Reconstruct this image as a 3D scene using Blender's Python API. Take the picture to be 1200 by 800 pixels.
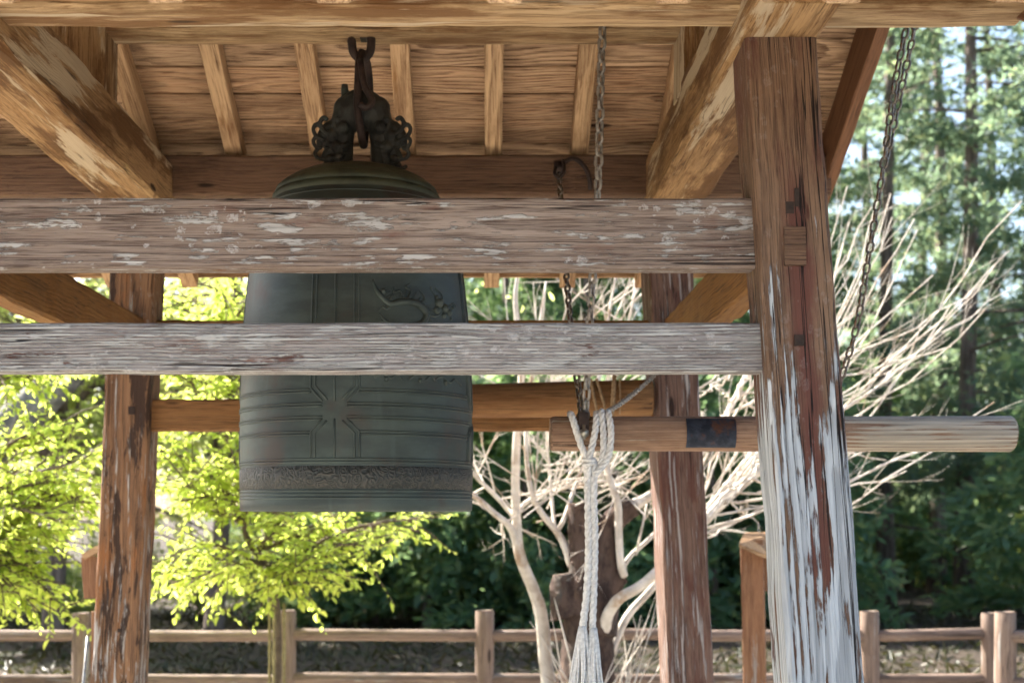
import bpy, math, random
import numpy as np
from mathutils import Vector, Matrix, Quaternion

# ------------------------------------------------------------------ camera, sky, sun, exposure
scene = bpy.context.scene
for o in list(bpy.data.objects):
    bpy.data.objects.remove(o, do_unlink=True)
EYE, F, VX, VY = 1.5, 1600.0, 565.0, 605.0        # eye height, focal length and vanishing point of the photograph (1200 px wide)
cam_data = bpy.data.cameras.new('camera')
cam = bpy.data.objects.new('camera', cam_data)
scene.collection.objects.link(cam)
cam.location = (0, 0, EYE)
cam.rotation_euler = (math.radians(90), 0, 0)
cam_data.sensor_width = 36.0
cam_data.lens = F / 1200.0 * 36.0
cam_data.shift_x = (600 - VX) / 1200.0
cam_data.shift_y = (VY - 400) / 1200.0
cam_data.clip_start = 0.05
cam_data.clip_end = 2000
cam_data.dof.use_dof = True
cam_data.dof.focus_distance = 4.05
cam_data.dof.aperture_fstop = 3.2
scene.camera = cam

TO_SUN = Vector((-0.68, 0.56, 0.80)).normalized()
world = bpy.data.worlds.new('World')
scene.world = world
world.use_nodes = True
wn = world.node_tree
sky = wn.nodes.new('ShaderNodeTexSky')
sky.sky_type = 'NISHITA'
sky.sun_disc = False
sky.sun_elevation = math.asin(TO_SUN.z)
sky.sun_rotation = math.atan2(TO_SUN.x, TO_SUN.y)
sky.air_density = 1.0
sky.dust_density = 2.5
sky.ozone_density = 1.0
bg = wn.nodes['Background']
bg.inputs['Strength'].default_value = 0.08
wn.links.new(sky.outputs[0], bg.inputs['Color'])

sun_data = bpy.data.lights.new('sun', 'SUN')
sun_data.energy = 5.0
sun_data.angle = math.radians(0.55)
sun_data.color = (1.0, 0.94, 0.85)
sun = bpy.data.objects.new('sun', sun_data)
sun.rotation_euler = TO_SUN.to_track_quat('Z', 'Y').to_euler()
sun.location = (-20, 25, 30)
scene.collection.objects.link(sun)

scene.view_settings.view_transform = 'Standard'
scene.view_settings.look = 'None'
scene.view_settings.gamma = 1.0
scene.view_settings.exposure = 2.52
scene.cycles.use_denoising = True
scene.cycles.max_bounces = 7
scene.cycles.diffuse_bounces = 3
scene.cycles.transmission_bounces = 4
scene.cycles.use_adaptive_sampling = True
scene.cycles.adaptive_threshold = 0.03
scene.cycles.sample_clamp_indirect = 8.0

# ------------------------------------------------------------------ helpers
COL = scene.collection
WM = {}
R = random.Random(7)

def at(px, py, Y):
    """a point of the place, from where the photograph shows it and how far away it stands"""
    return Vector(((px - VX) * Y / F, Y, EYE + (VY - py) * Y / F))

def link(o, parent=None, M=None):
    COL.objects.link(o)
    M = M or Matrix.Identity(4)
    WM[o.name] = M
    if parent is not None:
        o.parent = parent
        o.matrix_parent_inverse = WM[parent.name].inverted()
    o.matrix_basis = M
    return o

def tag(o, label=None, cat=None, group=None, kind=None):
    if label: o['label'] = label
    if cat: o['category'] = cat
    if group: o['group'] = group
    if kind: o['kind'] = kind
    return o

def empty(name, loc=(0, 0, 0)):
    o = bpy.data.objects.new(name, None)
    o.empty_display_size = 0.2
    return link(o, None, Matrix.Translation(Vector(loc)))

class MB:
    def __init__(s): s.v = []; s.f = []
    def add(s, vs, fs):
        b = len(s.v)
        s.v.extend([tuple(v) for v in vs]); s.f.extend([tuple(i + b for i in f) for f in fs])
    def box(s, c, d, M=None):
        c = Vector(c); vs = []
        for x in (-.5, .5):
            for y in (-.5, .5):
                for z in (-.5, .5):
                    p = Vector((x * d[0], y * d[1], z * d[2]))
                    if M is not None: p = M @ p
                    vs.append(p + c)
        s.add(vs, [(0, 1, 3, 2), (4, 6, 7, 5), (0, 4, 5, 1), (2, 3, 7, 6), (0, 2, 6, 4), (1, 5, 7, 3)])
    def tube(s, pts, rad, n=8, cap=True, jit=0.0, rnd=None, flat=None):
        pts = [Vector(p) for p in pts]
        if not hasattr(rad, '__len__'): rad = [rad] * len(pts)
        fr = frames(pts); vs = []; fs = []
        for i, (p, r) in enumerate(zip(pts, rad)):
            t, a, b = fr[i]
            for k in range(n):
                an = 2 * math.pi * k / n
                rr = r * (1 + (rnd.uniform(-jit, jit) if rnd else 0))
                q = a * math.cos(an) * rr + b * math.sin(an) * rr * (flat or 1)
                vs.append(p + q)
        for i in range(len(pts) - 1):
            for k in range(n):
                k2 = (k + 1) % n
                fs.append((i * n + k, i * n + k2, (i + 1) * n + k2, (i + 1) * n + k))
        if cap:
            fs.append(tuple(range(n))[::-1]); fs.append(tuple((len(pts) - 1) * n + k for k in range(n)))
        s.add(vs, fs)
    def ball(s, c, r, n=10, m=6, sc=(1, 1, 1)):
        c = Vector(c); vs = [c + Vector((0, 0, r * sc[2]))]
        for i in range(1, m):
            th = math.pi * i / m
            for k in range(n):
                ph = 2 * math.pi * k / n
                vs.append(c + Vector((r * sc[0] * math.sin(th) * math.cos(ph), r * sc[1] * math.sin(th) * math.sin(ph), r * sc[2] * math.cos(th))))
        vs.append(c - Vector((0, 0, r * sc[2]))); fs = []
        for k in range(n):
            fs.append((0, 1 + k, 1 + (k + 1) % n))
            for i in range(m - 2):
                a = 1 + i * n
                fs.append((a + k, a + n + k, a + n + (k + 1) % n, a + (k + 1) % n))
            a = 1 + (m - 2) * n
            fs.append((a + k, len(vs) - 1, a + (k + 1) % n))
        s.add(vs, fs)
    def lathe(s, prof, c=(0, 0, 0), n=64):
        c = Vector(c); vs = []; fs = []
        for r, z in prof:
            for k in range(n):
                a = 2 * math.pi * k / n
                vs.append(c + Vector((r * math.sin(a), -r * math.cos(a), z)))
        for i in range(len(prof) - 1):
            for k in range(n):
                k2 = (k + 1) % n
                fs.append((i * n + k, i * n + k2, (i + 1) * n + k2, (i + 1) * n + k))
        s.add(vs, fs)
    def mesh(s, name, mat, smooth=False):
        me = bpy.data.meshes.new(name)
        me.from_pydata(s.v, [], s.f); me.update()
        if smooth: me.polygons.foreach_set('use_smooth', [True] * len(me.polygons))
        if mat: me.materials.append(mat)
        return me
    def build(s, name, mat, parent=None, smooth=False, M=None, org=None):
        """vertices are in world space; org moves the object's origin to a point"""
        if org is not None:
            o_ = Vector(org); s.v = [tuple(Vector(v) - o_) for v in s.v]; M = Matrix.Translation(o_)
        o = bpy.data.objects.new(name, s.mesh(name, mat, smooth))
        return link(o, parent, M)

def frames(pts):
    out = []; a = None
    for i in range(len(pts)):
        t = (pts[min(i + 1, len(pts) - 1)] - pts[max(i - 1, 0)])
        if t.length < 1e-9: t = Vector((0, 0, 1))
        t.normalize()
        if a is None:
            h = Vector((0, 0, 1)) if abs(t.z) < .9 else Vector((1, 0, 0))
            a = (h - t * h.dot(t)).normalized()
        else:
            a = a - t * a.dot(t)
            if a.length < 1e-6:
                h = Vector((0, 0, 1)) if abs(t.z) < .9 else Vector((1, 0, 0)); a = h - t * h.dot(t)
            a.normalize()
        out.append((t, a.copy(), t.cross(a)))
    return out

def spline(pts, n=6):
    pts = [Vector(p) for p in pts]
    P = [pts[0] * 2 - pts[1]] + pts + [pts[-1] * 2 - pts[-2]]
    out = []
    for i in range(1, len(P) - 2):
        for k in range(n):
            t = k / n
            out.append(.5 * ((2 * P[i]) + (-P[i - 1] + P[i + 1]) * t + (2 * P[i - 1] - 5 * P[i] + 4 * P[i + 1] - P[i + 2]) * t * t + (-P[i - 1] + 3 * P[i] - 3 * P[i + 1] + P[i + 2]) * t ** 3))
    out.append(pts[-1])
    return out

def lerp_list(vals, n):
    out = []
    for i in range(len(vals) - 1):
        for k in range(n): out.append(vals[i] + (vals[i + 1] - vals[i]) * k / n)
    out.append(vals[-1]); return out

def npmesh(name, V, faces_flat, nper, mat):
    """V (n,3), faces as flat index array with nper corners each"""
    me = bpy.data.meshes.new(name)
    V = np.asarray(V, dtype=np.float32); idx = np.asarray(faces_flat, dtype=np.int32).ravel()
    nf = len(idx) // nper
    me.vertices.add(len(V)); me.vertices.foreach_set('co', V.ravel())
    me.loops.add(len(idx)); me.loops.foreach_set('vertex_index', idx)
    me.polygons.add(nf)
    me.polygons.foreach_set('loop_start', np.arange(nf, dtype=np.int32) * nper)
    me.update(calc_edges=True)
    me.materials.append(mat)
    return me

# ------------------------------------------------------------------ node helpers
class NT:
    def __init__(s, name):
        s.mat = bpy.data.materials.new(name); s.mat.use_nodes = True
        s.t = s.mat.node_tree
        s.bsdf = s.t.nodes['Principled BSDF']; s.out = s.t.nodes['Material Output']
    def set(s, inp, v):
        if isinstance(v, bpy.types.NodeSocket): s.t.links.new(v, inp)
        elif v is not None:
            if hasattr(v, '__len__') and len(v) == 3 and inp.type == 'RGBA': v = (*v, 1)
            inp.default_value = v
    def n(s, typ, ins=None, **kw):
        nd = s.t.nodes.new(typ)
        for k, v in kw.items(): setattr(nd, k, v)
        for k, v in (ins or {}).items(): s.set(nd.inputs[k], v)
        return nd
    def m(s, op, a, b=None, c=None, clamp=False):
        nd = s.n('ShaderNodeMath', operation=op, use_clamp=clamp)
        s.set(nd.inputs[0], a)
        if b is not None: s.set(nd.inputs[1], b)
        if c is not None: s.set(nd.inputs[2], c)
        return nd.outputs[0]
    def vm(s, op, a, b=None):
        nd = s.n('ShaderNodeVectorMath', operation=op)
        s.set(nd.inputs[0], a)
        if b is not None: s.set(nd.inputs[1], b)
        return nd.outputs['Value' if op in ('LENGTH', 'DOT_PRODUCT', 'DISTANCE') else 'Vector']
    def mix(s, f, a, b, blend='MIX'):
        nd = s.n('ShaderNodeMix', data_type='RGBA', blend_type=blend)
        s.set(nd.inputs[0], f); s.set(nd.inputs[6], a); s.set(nd.inputs[7], b)
        return nd.outputs[2]
    def noise(s, vec, scale=1.0, detail=4, rough=.55, dist=0.0, color=False):
        nd = s.n('ShaderNodeTexNoise', {'Vector': vec, 'Scale': scale, 'Detail': detail, 'Roughness': rough, 'Distortion': dist})
        return nd.outputs['Color' if color else 'Fac']
    def scale(s, vec, sc): return s.vm('MULTIPLY', vec, sc)
    def step(s, v, a, b):
        nd = s.n('ShaderNodeMapRange', interpolation_type='SMOOTHSTEP')
        s.set(nd.inputs[0], v); nd.inputs[1].default_value = a; nd.inputs[2].default_value = b
        return nd.outputs[0]
    def bump(s, h, strength=.5, dist=.004, normal=None):
        nd = s.n('ShaderNodeBump', {'Height': h, 'Strength': strength, 'Distance': dist})
        if normal is not None: s.set(nd.inputs['Normal'], normal)
        return nd.outputs[0]

def wood(name, dark, mid, light, ring=90, ring_k=.55, stain=None, stain_t=(.55, .7), peel=None, peel_t=.5, peel_s=(2.2, 15, 15), grad=None,
         patch=None, patch_t=.62, lichen=0.0, crack=.5, bump=.6, rough=.78, patch_s=(2.6, 11, 11), bare=None, wander=(.38, .085), vary=.35, knots=True, speck=None, fine=(4, 190, 190)):
    T = NT(name)
    tc = T.n('ShaderNodeTexCoord'); co = tc.outputs['Object']
    rnd = T.n('ShaderNodeObjectInfo').outputs['Random']
    off = T.n('ShaderNodeCombineXYZ', {0: T.m('MULTIPLY', rnd, 91.0), 1: T.m('MULTIPLY', rnd, 37.0), 2: T.m('MULTIPLY', rnd, 53.0)}).outputs[0]
    p = T.vm('ADD', co, off)
    # growth rings about a pith that wanders along the length
    wob = T.vm('SUBTRACT', T.noise(T.scale(p, (wander[0], 2.2, 2.2)), 1, 2, .5, color=True), (.5, .5, .5))
    wob = T.scale(wob, (0, wander[1], wander[1]))
    pith = T.n('ShaderNodeCombineXYZ', {0: 0.0, 1: T.m('MULTIPLY_ADD', T.m('FRACT', T.m('MULTIPLY', rnd, 7.3)), .16, -.08), 2: T.m('MULTIPLY_ADD', T.m('FRACT', T.m('MULTIPLY', rnd, 13.7)), .2, -.17)}).outputs[0]
    yz = T.scale(T.vm('ADD', T.vm('ADD', co, wob), pith), (0, 1, 1))
    rr = T.vm('LENGTH', yz)
    # knots push the rings around
    kv = T.n('ShaderNodeTexVoronoi', {'Vector': T.scale(p, (1.3, 6, 6)), 'Scale': 1.0, 'Randomness': 1.0})
    kd = kv.outputs['Distance']
    kn = T.step(kd, .30, .02)
    rr = T.m('ADD', rr, T.m('MULTIPLY', kn, .011 if knots else 0.0))
    ph = T.m('ADD', T.m('MULTIPLY', rr, T.m('MULTIPLY_ADD', T.m('FRACT', T.m('MULTIPLY', rnd, 29.3)), ring * .7, ring * .6)), T.m('MULTIPLY', T.noise(T.scale(p, (1.0, 36, 36)), 1, 4, .6), 1.0))
    fr = T.m('FRACT', ph)
    rg = T.m('MULTIPLY', T.step(fr, .15, .85), T.step(fr, 1.0, .90))
    fib = T.noise(T.scale(p, fine), 1, 4, .65)
    broad = T.noise(T.scale(p, (.9, 7, 7)), 1, 5, .6)
    tone = T.m('ADD', broad, T.m('MULTIPLY', T.m('SUBTRACT', rnd, .5), vary))
    base = T.mix(T.step(tone, .30, .72), mid, light)
    base = T.mix(T.m('MULTIPLY', rg, T.m('MULTIPLY_ADD', fib, .9, ring_k - .45), clamp=True), base, dark)
    base = T.mix(T.step(fib, .50, .64), base, T.mix(.8, base, dark))
    base = T.mix(1.0, base, T.n('ShaderNodeCombineColor', {k: T.m('MULTIPLY_ADD', T.m('FRACT', T.m('MULTIPLY', rnd, 17.9)), vary * .44, 1.0 - vary * .22) for k in (0, 1, 2)}).outputs[0], 'MULTIPLY')
    base = T.mix(T.step(T.noise(T.scale(p, (7, 320, 320)), 1, 3, .6), .58, .46), base, T.mix(.55, base, light))
    blot = T.noise(T.scale(p, (2.2, 9, 9)), 1, 8, .7)
    base = T.mix(T.m('MULTIPLY', T.step(blot, .5, .66), .45), base, dark)
    h = T.m('ADD', T.m('MULTIPLY', rg, -.5), T.m('MULTIPLY', fib, .9))
    if stain is not None:
        st = T.step(T.noise(T.scale(p, (1.3, 6, 6)), 1, 7, .68), *stain_t)
        base = T.mix(T.m('MULTIPLY', st, .85), base, stain)
    if knots:
        base = T.mix(T.step(kd, .085, .05), base, tuple(c * .5 for c in dark))
    if peel is not None:
        pn = T.noise(T.scale(p, peel_s), 1, 9, .66, .15)
        pn = T.m('ADD', pn, T.m('MULTIPLY', T.m('SUBTRACT', fib, .5), .30))
        pn = T.m('SUBTRACT', pn, T.m('MULTIPLY', T.m('SUBTRACT', rg, .3), .10))
        if grad is not None:           # wear that grows along the timber (local x)
            gx = T.n('ShaderNodeSeparateXYZ', {0: co}).outputs[0]
            gm = T.n('ShaderNodeMapRange', {0: gx, 1: grad[0], 2: grad[1], 3: grad[2], 4: grad[3]}).outputs[0]
            pn = T.m('ADD', pn, gm)
        if bare is not None:           # coat worn away in a band along the middle of the face
            sx_ = T.n('ShaderNodeSeparateXYZ', {0: T.vm('ADD', co, T.scale(T.vm('SUBTRACT', T.noise(T.scale(p, (5, 12, 12)), 1, 6, .65, color=True), (.5, .5, .5)), (.5, .09, .0)))})
            band = T.step(T.m('ABSOLUTE', T.m('SUBTRACT', sx_.outputs[1], bare[2])), .055, .012)
            band = T.m('MULTIPLY', band, T.m('MULTIPLY', T.step(sx_.outputs[0], bare[0] - .12, bare[0] + .10), T.step(sx_.outputs[0], bare[1] + .15, bare[1] - .15)))
            pn = T.m('SUBTRACT', pn, T.m('MULTIPLY', band, .20))
            base = T.mix(T.m('MULTIPLY', band, .85), base, T.mix(fib, (.045, .014, .010), (.14, .048, .034)))
        pm = T.step(pn, peel_t - .025, peel_t + .035)
        pc = T.mix(T.step(T.noise(T.scale(p, (3, 60, 60)), 1, 5, .6), .35, .65), tuple(c * .68 for c in peel), peel)
        pc = T.mix(T.m('MULTIPLY', rg, .55), pc, tuple(c * .42 for c in peel))
        pc = T.mix(T.step(T.noise(T.scale(p, (1.6, 70, 70)), 1, 4, .6), .56, .68), pc, tuple(c * .5 for c in peel))
        base = T.mix(pm, base, pc)
        h = T.m('ADD', h, T.m('MULTIPLY', pm, .8))
    if patch is not None:
        qn = T.noise(T.scale(p, patch_s), 1, 10, .7, .3)
        qm = T.step(qn, patch_t, patch_t + .05)
        base = T.mix(T.m('MULTIPLY', qm, .9), base, T.mix(fib, tuple(c * .6 for c in patch), patch))
        h = T.m('SUBTRACT', h, T.m('MULTIPLY', qm, .6))
    if lichen > 0:
        d = T.vm('ADD', p, T.scale(T.vm('SUBTRACT', T.noise(p, 42, 4, .65, color=True), (.5, .5, .5)), (.035, .035, .035)))
        lv = T.n('ShaderNodeTexVoronoi', {'Vector': T.scale(d, (22, 38, 38)), 'Scale': 1.0, 'Randomness': 1.0})
        rad = T.m('MULTIPLY', T.n('ShaderNodeSeparateColor', {0: lv.outputs['Color']}).outputs[0], .5)
        where = T.step(T.noise(T.scale(p, (1.6, 5, 5)), 1, 3), .42, .58)
        lm = T.m('MULTIPLY', T.step(T.m('SUBTRACT', T.m('MULTIPLY', rad, where), lv.outputs['Distance']), -.06, .03), lichen, clamp=True)
        lm = T.m('MULTIPLY', lm, T.step(T.noise(p, 110, 4, .7), .36, .58))
        base = T.mix(T.m('MULTIPLY', lm, .8), base, (.47, .46, .44))
        h = T.m('ADD', h, T.m('MULTIPLY', lm, .5))
    if speck is not None:
        sv = T.n('ShaderNodeTexVoronoi', {'Vector': T.scale(T.vm('ADD', p, T.scale(T.noise(p, 35, 4, .6, color=True), (.03, .03, .03))), (3.2, 9, 9)), 'Scale': 1.0})
        sm = T.step(T.m('ADD', sv.outputs['Distance'], T.m('MULTIPLY', T.noise(p, 60, 4, .7), .12)), .16, .11)
        base = T.mix(sm, base, speck)
    if crack > 0:
        cn = T.noise(T.scale(p, (.7, 42, 42)), 1, 2, .5)
        cm = T.m('MULTIPLY', T.step(T.m('ABSOLUTE', T.m('SUBTRACT', cn, .5)), .018, .006), T.step(T.noise(T.scale(p, (1.1, 6, 6)), 1, 2), .48, .56))
        base = T.mix(T.m('MULTIPLY', cm, crack), base, tuple(c * .2 for c in dark))
        h = T.m('SUBTRACT', h, T.m('MULTIPLY', cm, 1.6))
    T.set(T.bsdf.inputs['Base Color'], base)
    T.bsdf.inputs['Roughness'].default_value = rough
    T.bsdf.inputs['Specular IOR Level'].default_value = .25
    T.set(T.bsdf.inputs['Normal'], T.bump(h, bump, .0035))
    return T.mat

def simple(name, c1, c2, scale=8, rough=.8, metal=0.0, bump=.3, dist=.004, sc=(1, 1, 1), detail=6, t=(.35, .65), spec=.3, c3=None):
    T = NT(name)
    co = T.n('ShaderNodeTexCoord').outputs['Object']
    p = T.scale(co, sc)
    nz = T.noise(p, scale, detail, .62)
    col = T.mix(T.step(nz, *t), c1, c2)
    if c3 is not None:
        col = T.mix(T.step(T.noise(p, scale * .37, 5, .65), .54, .66), col, c3)
    T.set(T.bsdf.inputs['Base Color'], col)
    T.bsdf.inputs['Roughness'].default_value = rough
    T.bsdf.inputs['Metallic'].default_value = metal
    T.bsdf.inputs['Specular IOR Level'].default_value = spec
    T.set(T.bsdf.inputs['Normal'], T.bump(T.noise(p, scale * 4, 6, .65), bump, dist))
    return T.mat

def leaf(name, cols, trans, k=.45, rough=.5, spec=.35):
    """cols: three leaf colours chosen per leaf; trans: colour of light that passes through"""
    T = NT(name)
    ri = T.n('ShaderNodeNewGeometry').outputs['Random Per Island']
    c = T.mix(T.step(ri, 0, .5), cols[0], cols[1]); c = T.mix(T.step(ri, .55, 1.0), c, cols[2])
    T.set(T.bsdf.inputs['Base Color'], c)
    T.bsdf.inputs['Roughness'].default_value = rough
    T.bsdf.inputs['Specular IOR Level'].default_value = spec
    tr = T.n('ShaderNodeBsdfTranslucent', {'Color': T.mix(.6, T.mix(1.0, c, (3, 3, 3, 1), 'MULTIPLY'), trans)})
    mx = T.n('ShaderNodeMixShader', {0: k, 1: T.bsdf.outputs[0], 2: tr.outputs[0]})
    T.t.links.new(mx.outputs[0], T.out.inputs['Surface'])
    return T.mat

# ------------------------------------------------------------------ materials
M = {}
M['rail'] = wood('weathered_rail', (.046, .026, .019), (.165, .118, .092), (.27, .215, .178), ring=150, ring_k=.75, stain=(.125, .06, .042), stain_t=(.58, .68),
                 peel=(.42, .40, .375), peel_t=.575, peel_s=(9, 30, 30), lichen=.7, crack=.9, bump=.9, fine=(9, 200, 200), speck=(.15, .062, .026))
M['rail_pale'] = wood('pale_weathered_rail', (.055, .036, .03), (.19, .155, .14), (.30, .28, .265), ring=150, ring_k=.7, stain=(.13, .06, .04), stain_t=(.59, .68),
                      peel=(.42, .41, .385), peel_t=.51, peel_s=(8, 40, 40), lichen=.6, crack=.9, bump=.9, fine=(9, 200, 200), patch=(.12, .05, .036), patch_t=.60, patch_s=(3.5, 16, 16))
M['post_front'] = wood('peeling_post', (.042, .021, .013), (.118, .066, .038), (.19, .118, .072), ring=130, ring_k=.65, stain=(.075, .026, .018), stain_t=(.45, .6),
                       peel=(.45, .47, .475), peel_t=.545, peel_s=(2.6, 20, 20), grad=(.15, 1.25, .17, -.31), bare=(-.18, .95, .005), crack=1.0, bump=1.0, patch=(.085, .024, .016), patch_t=.60, patch_s=(2.2, 14, 14), lichen=.1)
M['post_rear'] = wood('orange_brown_post', (.035, .015, .008), (.135, .066, .032), (.22, .12, .062), ring=110, ring_k=.65, stain=(.25, .095, .028), stain_t=(.5, .64),
                      peel=(.42, .38, .34), peel_t=.555, peel_s=(3.0, 26, 26), grad=(-1.0, .7, .07, -.08), crack=.8, bump=1.0, patch=(.035, .018, .012), patch_t=.525, patch_s=(2.4, 13, 13), lichen=.3)
M['post_rear_red'] = wood('dark_red_post', (.04, .018, .013), (.125, .070, .050), (.19, .118, .088), ring=140, ring_k=.7, stain=(.085, .032, .022), stain_t=(.48, .6),
                          peel=(.36, .32, .30), peel_t=.575, peel_s=(2.2, 40, 40), crack=.8, bump=.9)
M['beam'] = wood('golden_beam', (.075, .030, .007), (.20, .098, .030), (.36, .225, .105), ring=85, ring_k=.5, stain=(.085, .034, .007), stain_t=(.44, .56), crack=.6, bump=.5,
                 patch=(.52, .41, .27), patch_t=.53, patch_s=(.7, 8, 8))
M['nuki'] = wood('amber_side_rail', (.05, .020, .005), (.13, .056, .013), (.20, .095, .026), ring=85, ring_k=.45, stain=(.20, .098, .026), stain_t=(.5, .64), crack=.5, bump=.5)
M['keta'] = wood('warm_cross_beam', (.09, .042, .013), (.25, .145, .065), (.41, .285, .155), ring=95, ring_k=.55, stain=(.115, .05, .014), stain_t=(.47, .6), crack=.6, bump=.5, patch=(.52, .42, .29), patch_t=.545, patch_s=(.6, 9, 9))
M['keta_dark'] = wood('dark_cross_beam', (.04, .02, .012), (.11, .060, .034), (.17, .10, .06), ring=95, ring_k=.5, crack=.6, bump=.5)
M['rafter'] = wood('tan_rafter', (.12, .052, .02), (.34, .20, .098), (.54, .36, .20), ring=80, ring_k=.75, wander=(.7, .12), stain=(.22, .10, .03), stain_t=(.58, .7), crack=.4, bump=.4, vary=.7)
M['plank'] = wood('tan_plank', (.085, .038, .017), (.31, .178, .096), (.56, .375, .225), ring=60, ring_k=1.0, stain=(.17, .08, .035), stain_t=(.60, .72), crack=.3, bump=.35, wander=(1.0, .20), vary=1.7)
M['barge'] = wood('reddish_bargeboard', (.05, .02, .009), (.125, .054, .026), (.19, .092, .046), ring=95, ring_k=.45, crack=.4, bump=.4)
M['log'] = wood('striker_log', (.075, .036, .02), (.22, .125, .075), (.32, .21, .14), ring=55, ring_k=.45, stain=(.12, .07, .045), stain_t=(.52, .7), crack=1.0, bump=.5, peel=(.42, .36, .28), peel_t=.54, peel_s=(1.6, 12, 12), grad=(-.1, .3, -.16, .10))
M['old_log'] = wood('old_log', (.05, .019, .006), (.15, .068, .022), (.24, .125, .048), ring=60, ring_k=.4, stain=(.12, .05, .015), stain_t=(.5, .65), crack=.9, bump=.6)
M['fence'] = wood('fence_log', (.052, .032, .022), (.145, .098, .072), (.23, .165, .128), ring=50, ring_k=.4, stain=(.10, .06, .04), stain_t=(.55, .7), crack=.7, bump=.6, peel=(.33, .31, .28), peel_t=.62)
M['sign_wood'] = wood('orange_sign_wood', (.08, .032, .015), (.20, .092, .045), (.30, .16, .085), ring=60, ring_k=.5, crack=.5, bump=.5, peel=(.40, .33, .27), peel_t=.63)
M['roofing'] = simple('dark_roofing', (.07, .06, .055), (.11, .10, .095), 12)
M['hole_shade'] = simple('mortise_shade', (.02, .013, .009), (.035, .02, .014), 30)  # near-black colour stands for the shade inside the holes
M['stone'] = simple('granite', (.28, .27, .26), (.4, .39, .37), 40)
M['iron'] = simple('dark_iron', (.022, .016, .014), (.05, .032, .026), 22, .65, .35, .5, .003)
M['chain'] = simple('old_chain_steel', (.10, .085, .07), (.20, .17, .14), 60, .45, .7, .3, .001, c3=(.12, .06, .03))
M['chain_pale'] = simple('dull_zinc_chain', (.20, .18, .155), (.33, .30, .26), 60, .5, .6, .3, .001)
M['steel'] = simple('bright_bolt', (.35, .33, .28), (.5, .48, .42), 40, .35, .9, .2, .001)
M['plaque'] = simple('burnt_plaque', (.012, .017, .030), (.035, .045, .07), 26, .55, .3, .8, .004, c3=(.09, .04, .025))
M['rope'] = simple('cotton_rope', (.52, .51, .49), (.70, .69, .66), 90, .95, 0, .5, .002, spec=.1)
M['twine'] = simple('brown_twine', (.20, .13, .07), (.32, .22, .13), 90, .95, 0, .5, .002, spec=.1)
M['pale_bark'] = simple('pale_smooth_bark', (.46, .40, .33), (.66, .60, .52), 9, .8, 0, .6, .006, c3=(.34, .24, .16))
M['brown_bark'] = simple('brown_bark', (.045, .028, .022), (.13, .085, .065), 18, .95, 0, 1.0, .03, sc=(1, 1, .4), c3=(.10, .085, .07))
M['cedar_bark'] = simple('cedar_bark', (.10, .075, .06), (.24, .185, .15), 16, .9, 0, 1.0, .03, sc=(1, 1, .12))
M['young_bark'] = simple('young_bark', (.09, .065, .045), (.16, .12, .08), 20, .85, 0, .5, .005)
M['grey_bark'] = simple('grey_bark', (.13, .12, .10), (.24, .23, .19), 10, .9, 0, .8, .01)
M['bamboo'] = simple('bamboo', (.16, .13, .05), (.27, .23, .10), 14, .5, 0, .2, .002)
M['ground'] = simple('forest_soil', (.020, .014, .009), (.050, .034, .021), 2.2, .95, 0, 1.0, .05, c3=(.03, .036, .014))
M['gravel'] = simple('pale_gravel', (.56, .50, .42), (.68, .62, .53), 45, .95, 0, 1.0, .02)
M['fresh'] = leaf('spring_leaf', ((.12, .20, .024), (.21, .29, .035), (.34, .38, .08)), (.82, .88, .20), .62)
M['fresh_far'] = leaf('spring_leaf_far', ((.16, .22, .06), (.26, .32, .09), (.38, .37, .13)), (.84, .86, .34), .64)
M['cedar'] = leaf('cedar_needles', ((.042, .092, .056), (.07, .13, .07), (.16, .19, .07)), (.36, .50, .18), .48)
M['pine'] = leaf('pine_needles', ((.05, .095, .07), (.075, .12, .08), (.15, .155, .06)), (.32, .42, .22), .48)
M['shrub'] = leaf('shrub_leaf', ((.04, .075, .036), (.07, .11, .045), (.18, .20, .05)), (.46, .54, .11), .45)

def bronze():
    T = NT('aged_bronze')
    co = T.n('ShaderNodeTexCoord').outputs['Object']
    a = T.noise(T.scale(co, (3, 3, 9)), 1.2, 8, .65); b = T.noise(co, 5, 6, .6); c = T.noise(T.scale(co, (9, 9, 1.2)), 1.6, 5, .6)
    col = T.mix(T.step(a, .38, .66), (.027, .037, .033), (.052, .070, .061))
    col = T.mix(T.step(b, .53, .70), col, (.046, .038, .031))
    col = T.mix(T.m('MULTIPLY', T.step(c, .58, .74), .35), col, (.07, .095, .085))
    T.set(T.bsdf.inputs['Base Color'], col)
    T.bsdf.inputs['Metallic'].default_value = .35
    T.set(T.bsdf.inputs['Roughness'], T.m('MULTIPLY_ADD', a, .25, .42))
    T.set(T.bsdf.inputs['Normal'], T.bump(T.noise(co, 60, 5, .6), .12, .004))
    return T.mat
M['bronze'] = bronze()
def bronze_scroll():
    T = NT('bronze_scrollwork')
    co = T.n('ShaderNodeTexCoord').outputs['Object']
    d = T.vm('ADD', co, T.scale(T.vm('SUBTRACT', T.noise(co, 22, 2, .5, color=True), (.5, .5, .5)), (.05, .05, .05)))
    v = T.n('ShaderNodeTexVoronoi', {'Vector': d, 'Scale': 40.0}, feature='SMOOTH_F1').outputs['Distance']
    w = T.m('SINE', T.m('MULTIPLY', v, 26.0))
    T.set(T.bsdf.inputs['Base Color'], T.mix(T.step(w, -.3, .8), (.030, .033, .029), (.052, .050, .042)))
    T.bsdf.inputs['Metallic'].default_value = .35; T.bsdf.inputs['Roughness'].default_value = .55
    T.set(T.bsdf.inputs['Normal'], T.bump(w, .45, .005))
    return T.mat
M['scroll'] = bronze_scroll()
M['cap'] = simple('olive_bronze', (.034, .040, .027), (.062, .070, .046), 10, .6, .25, .4, .004, c3=(.045, .038, .028))
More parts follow.
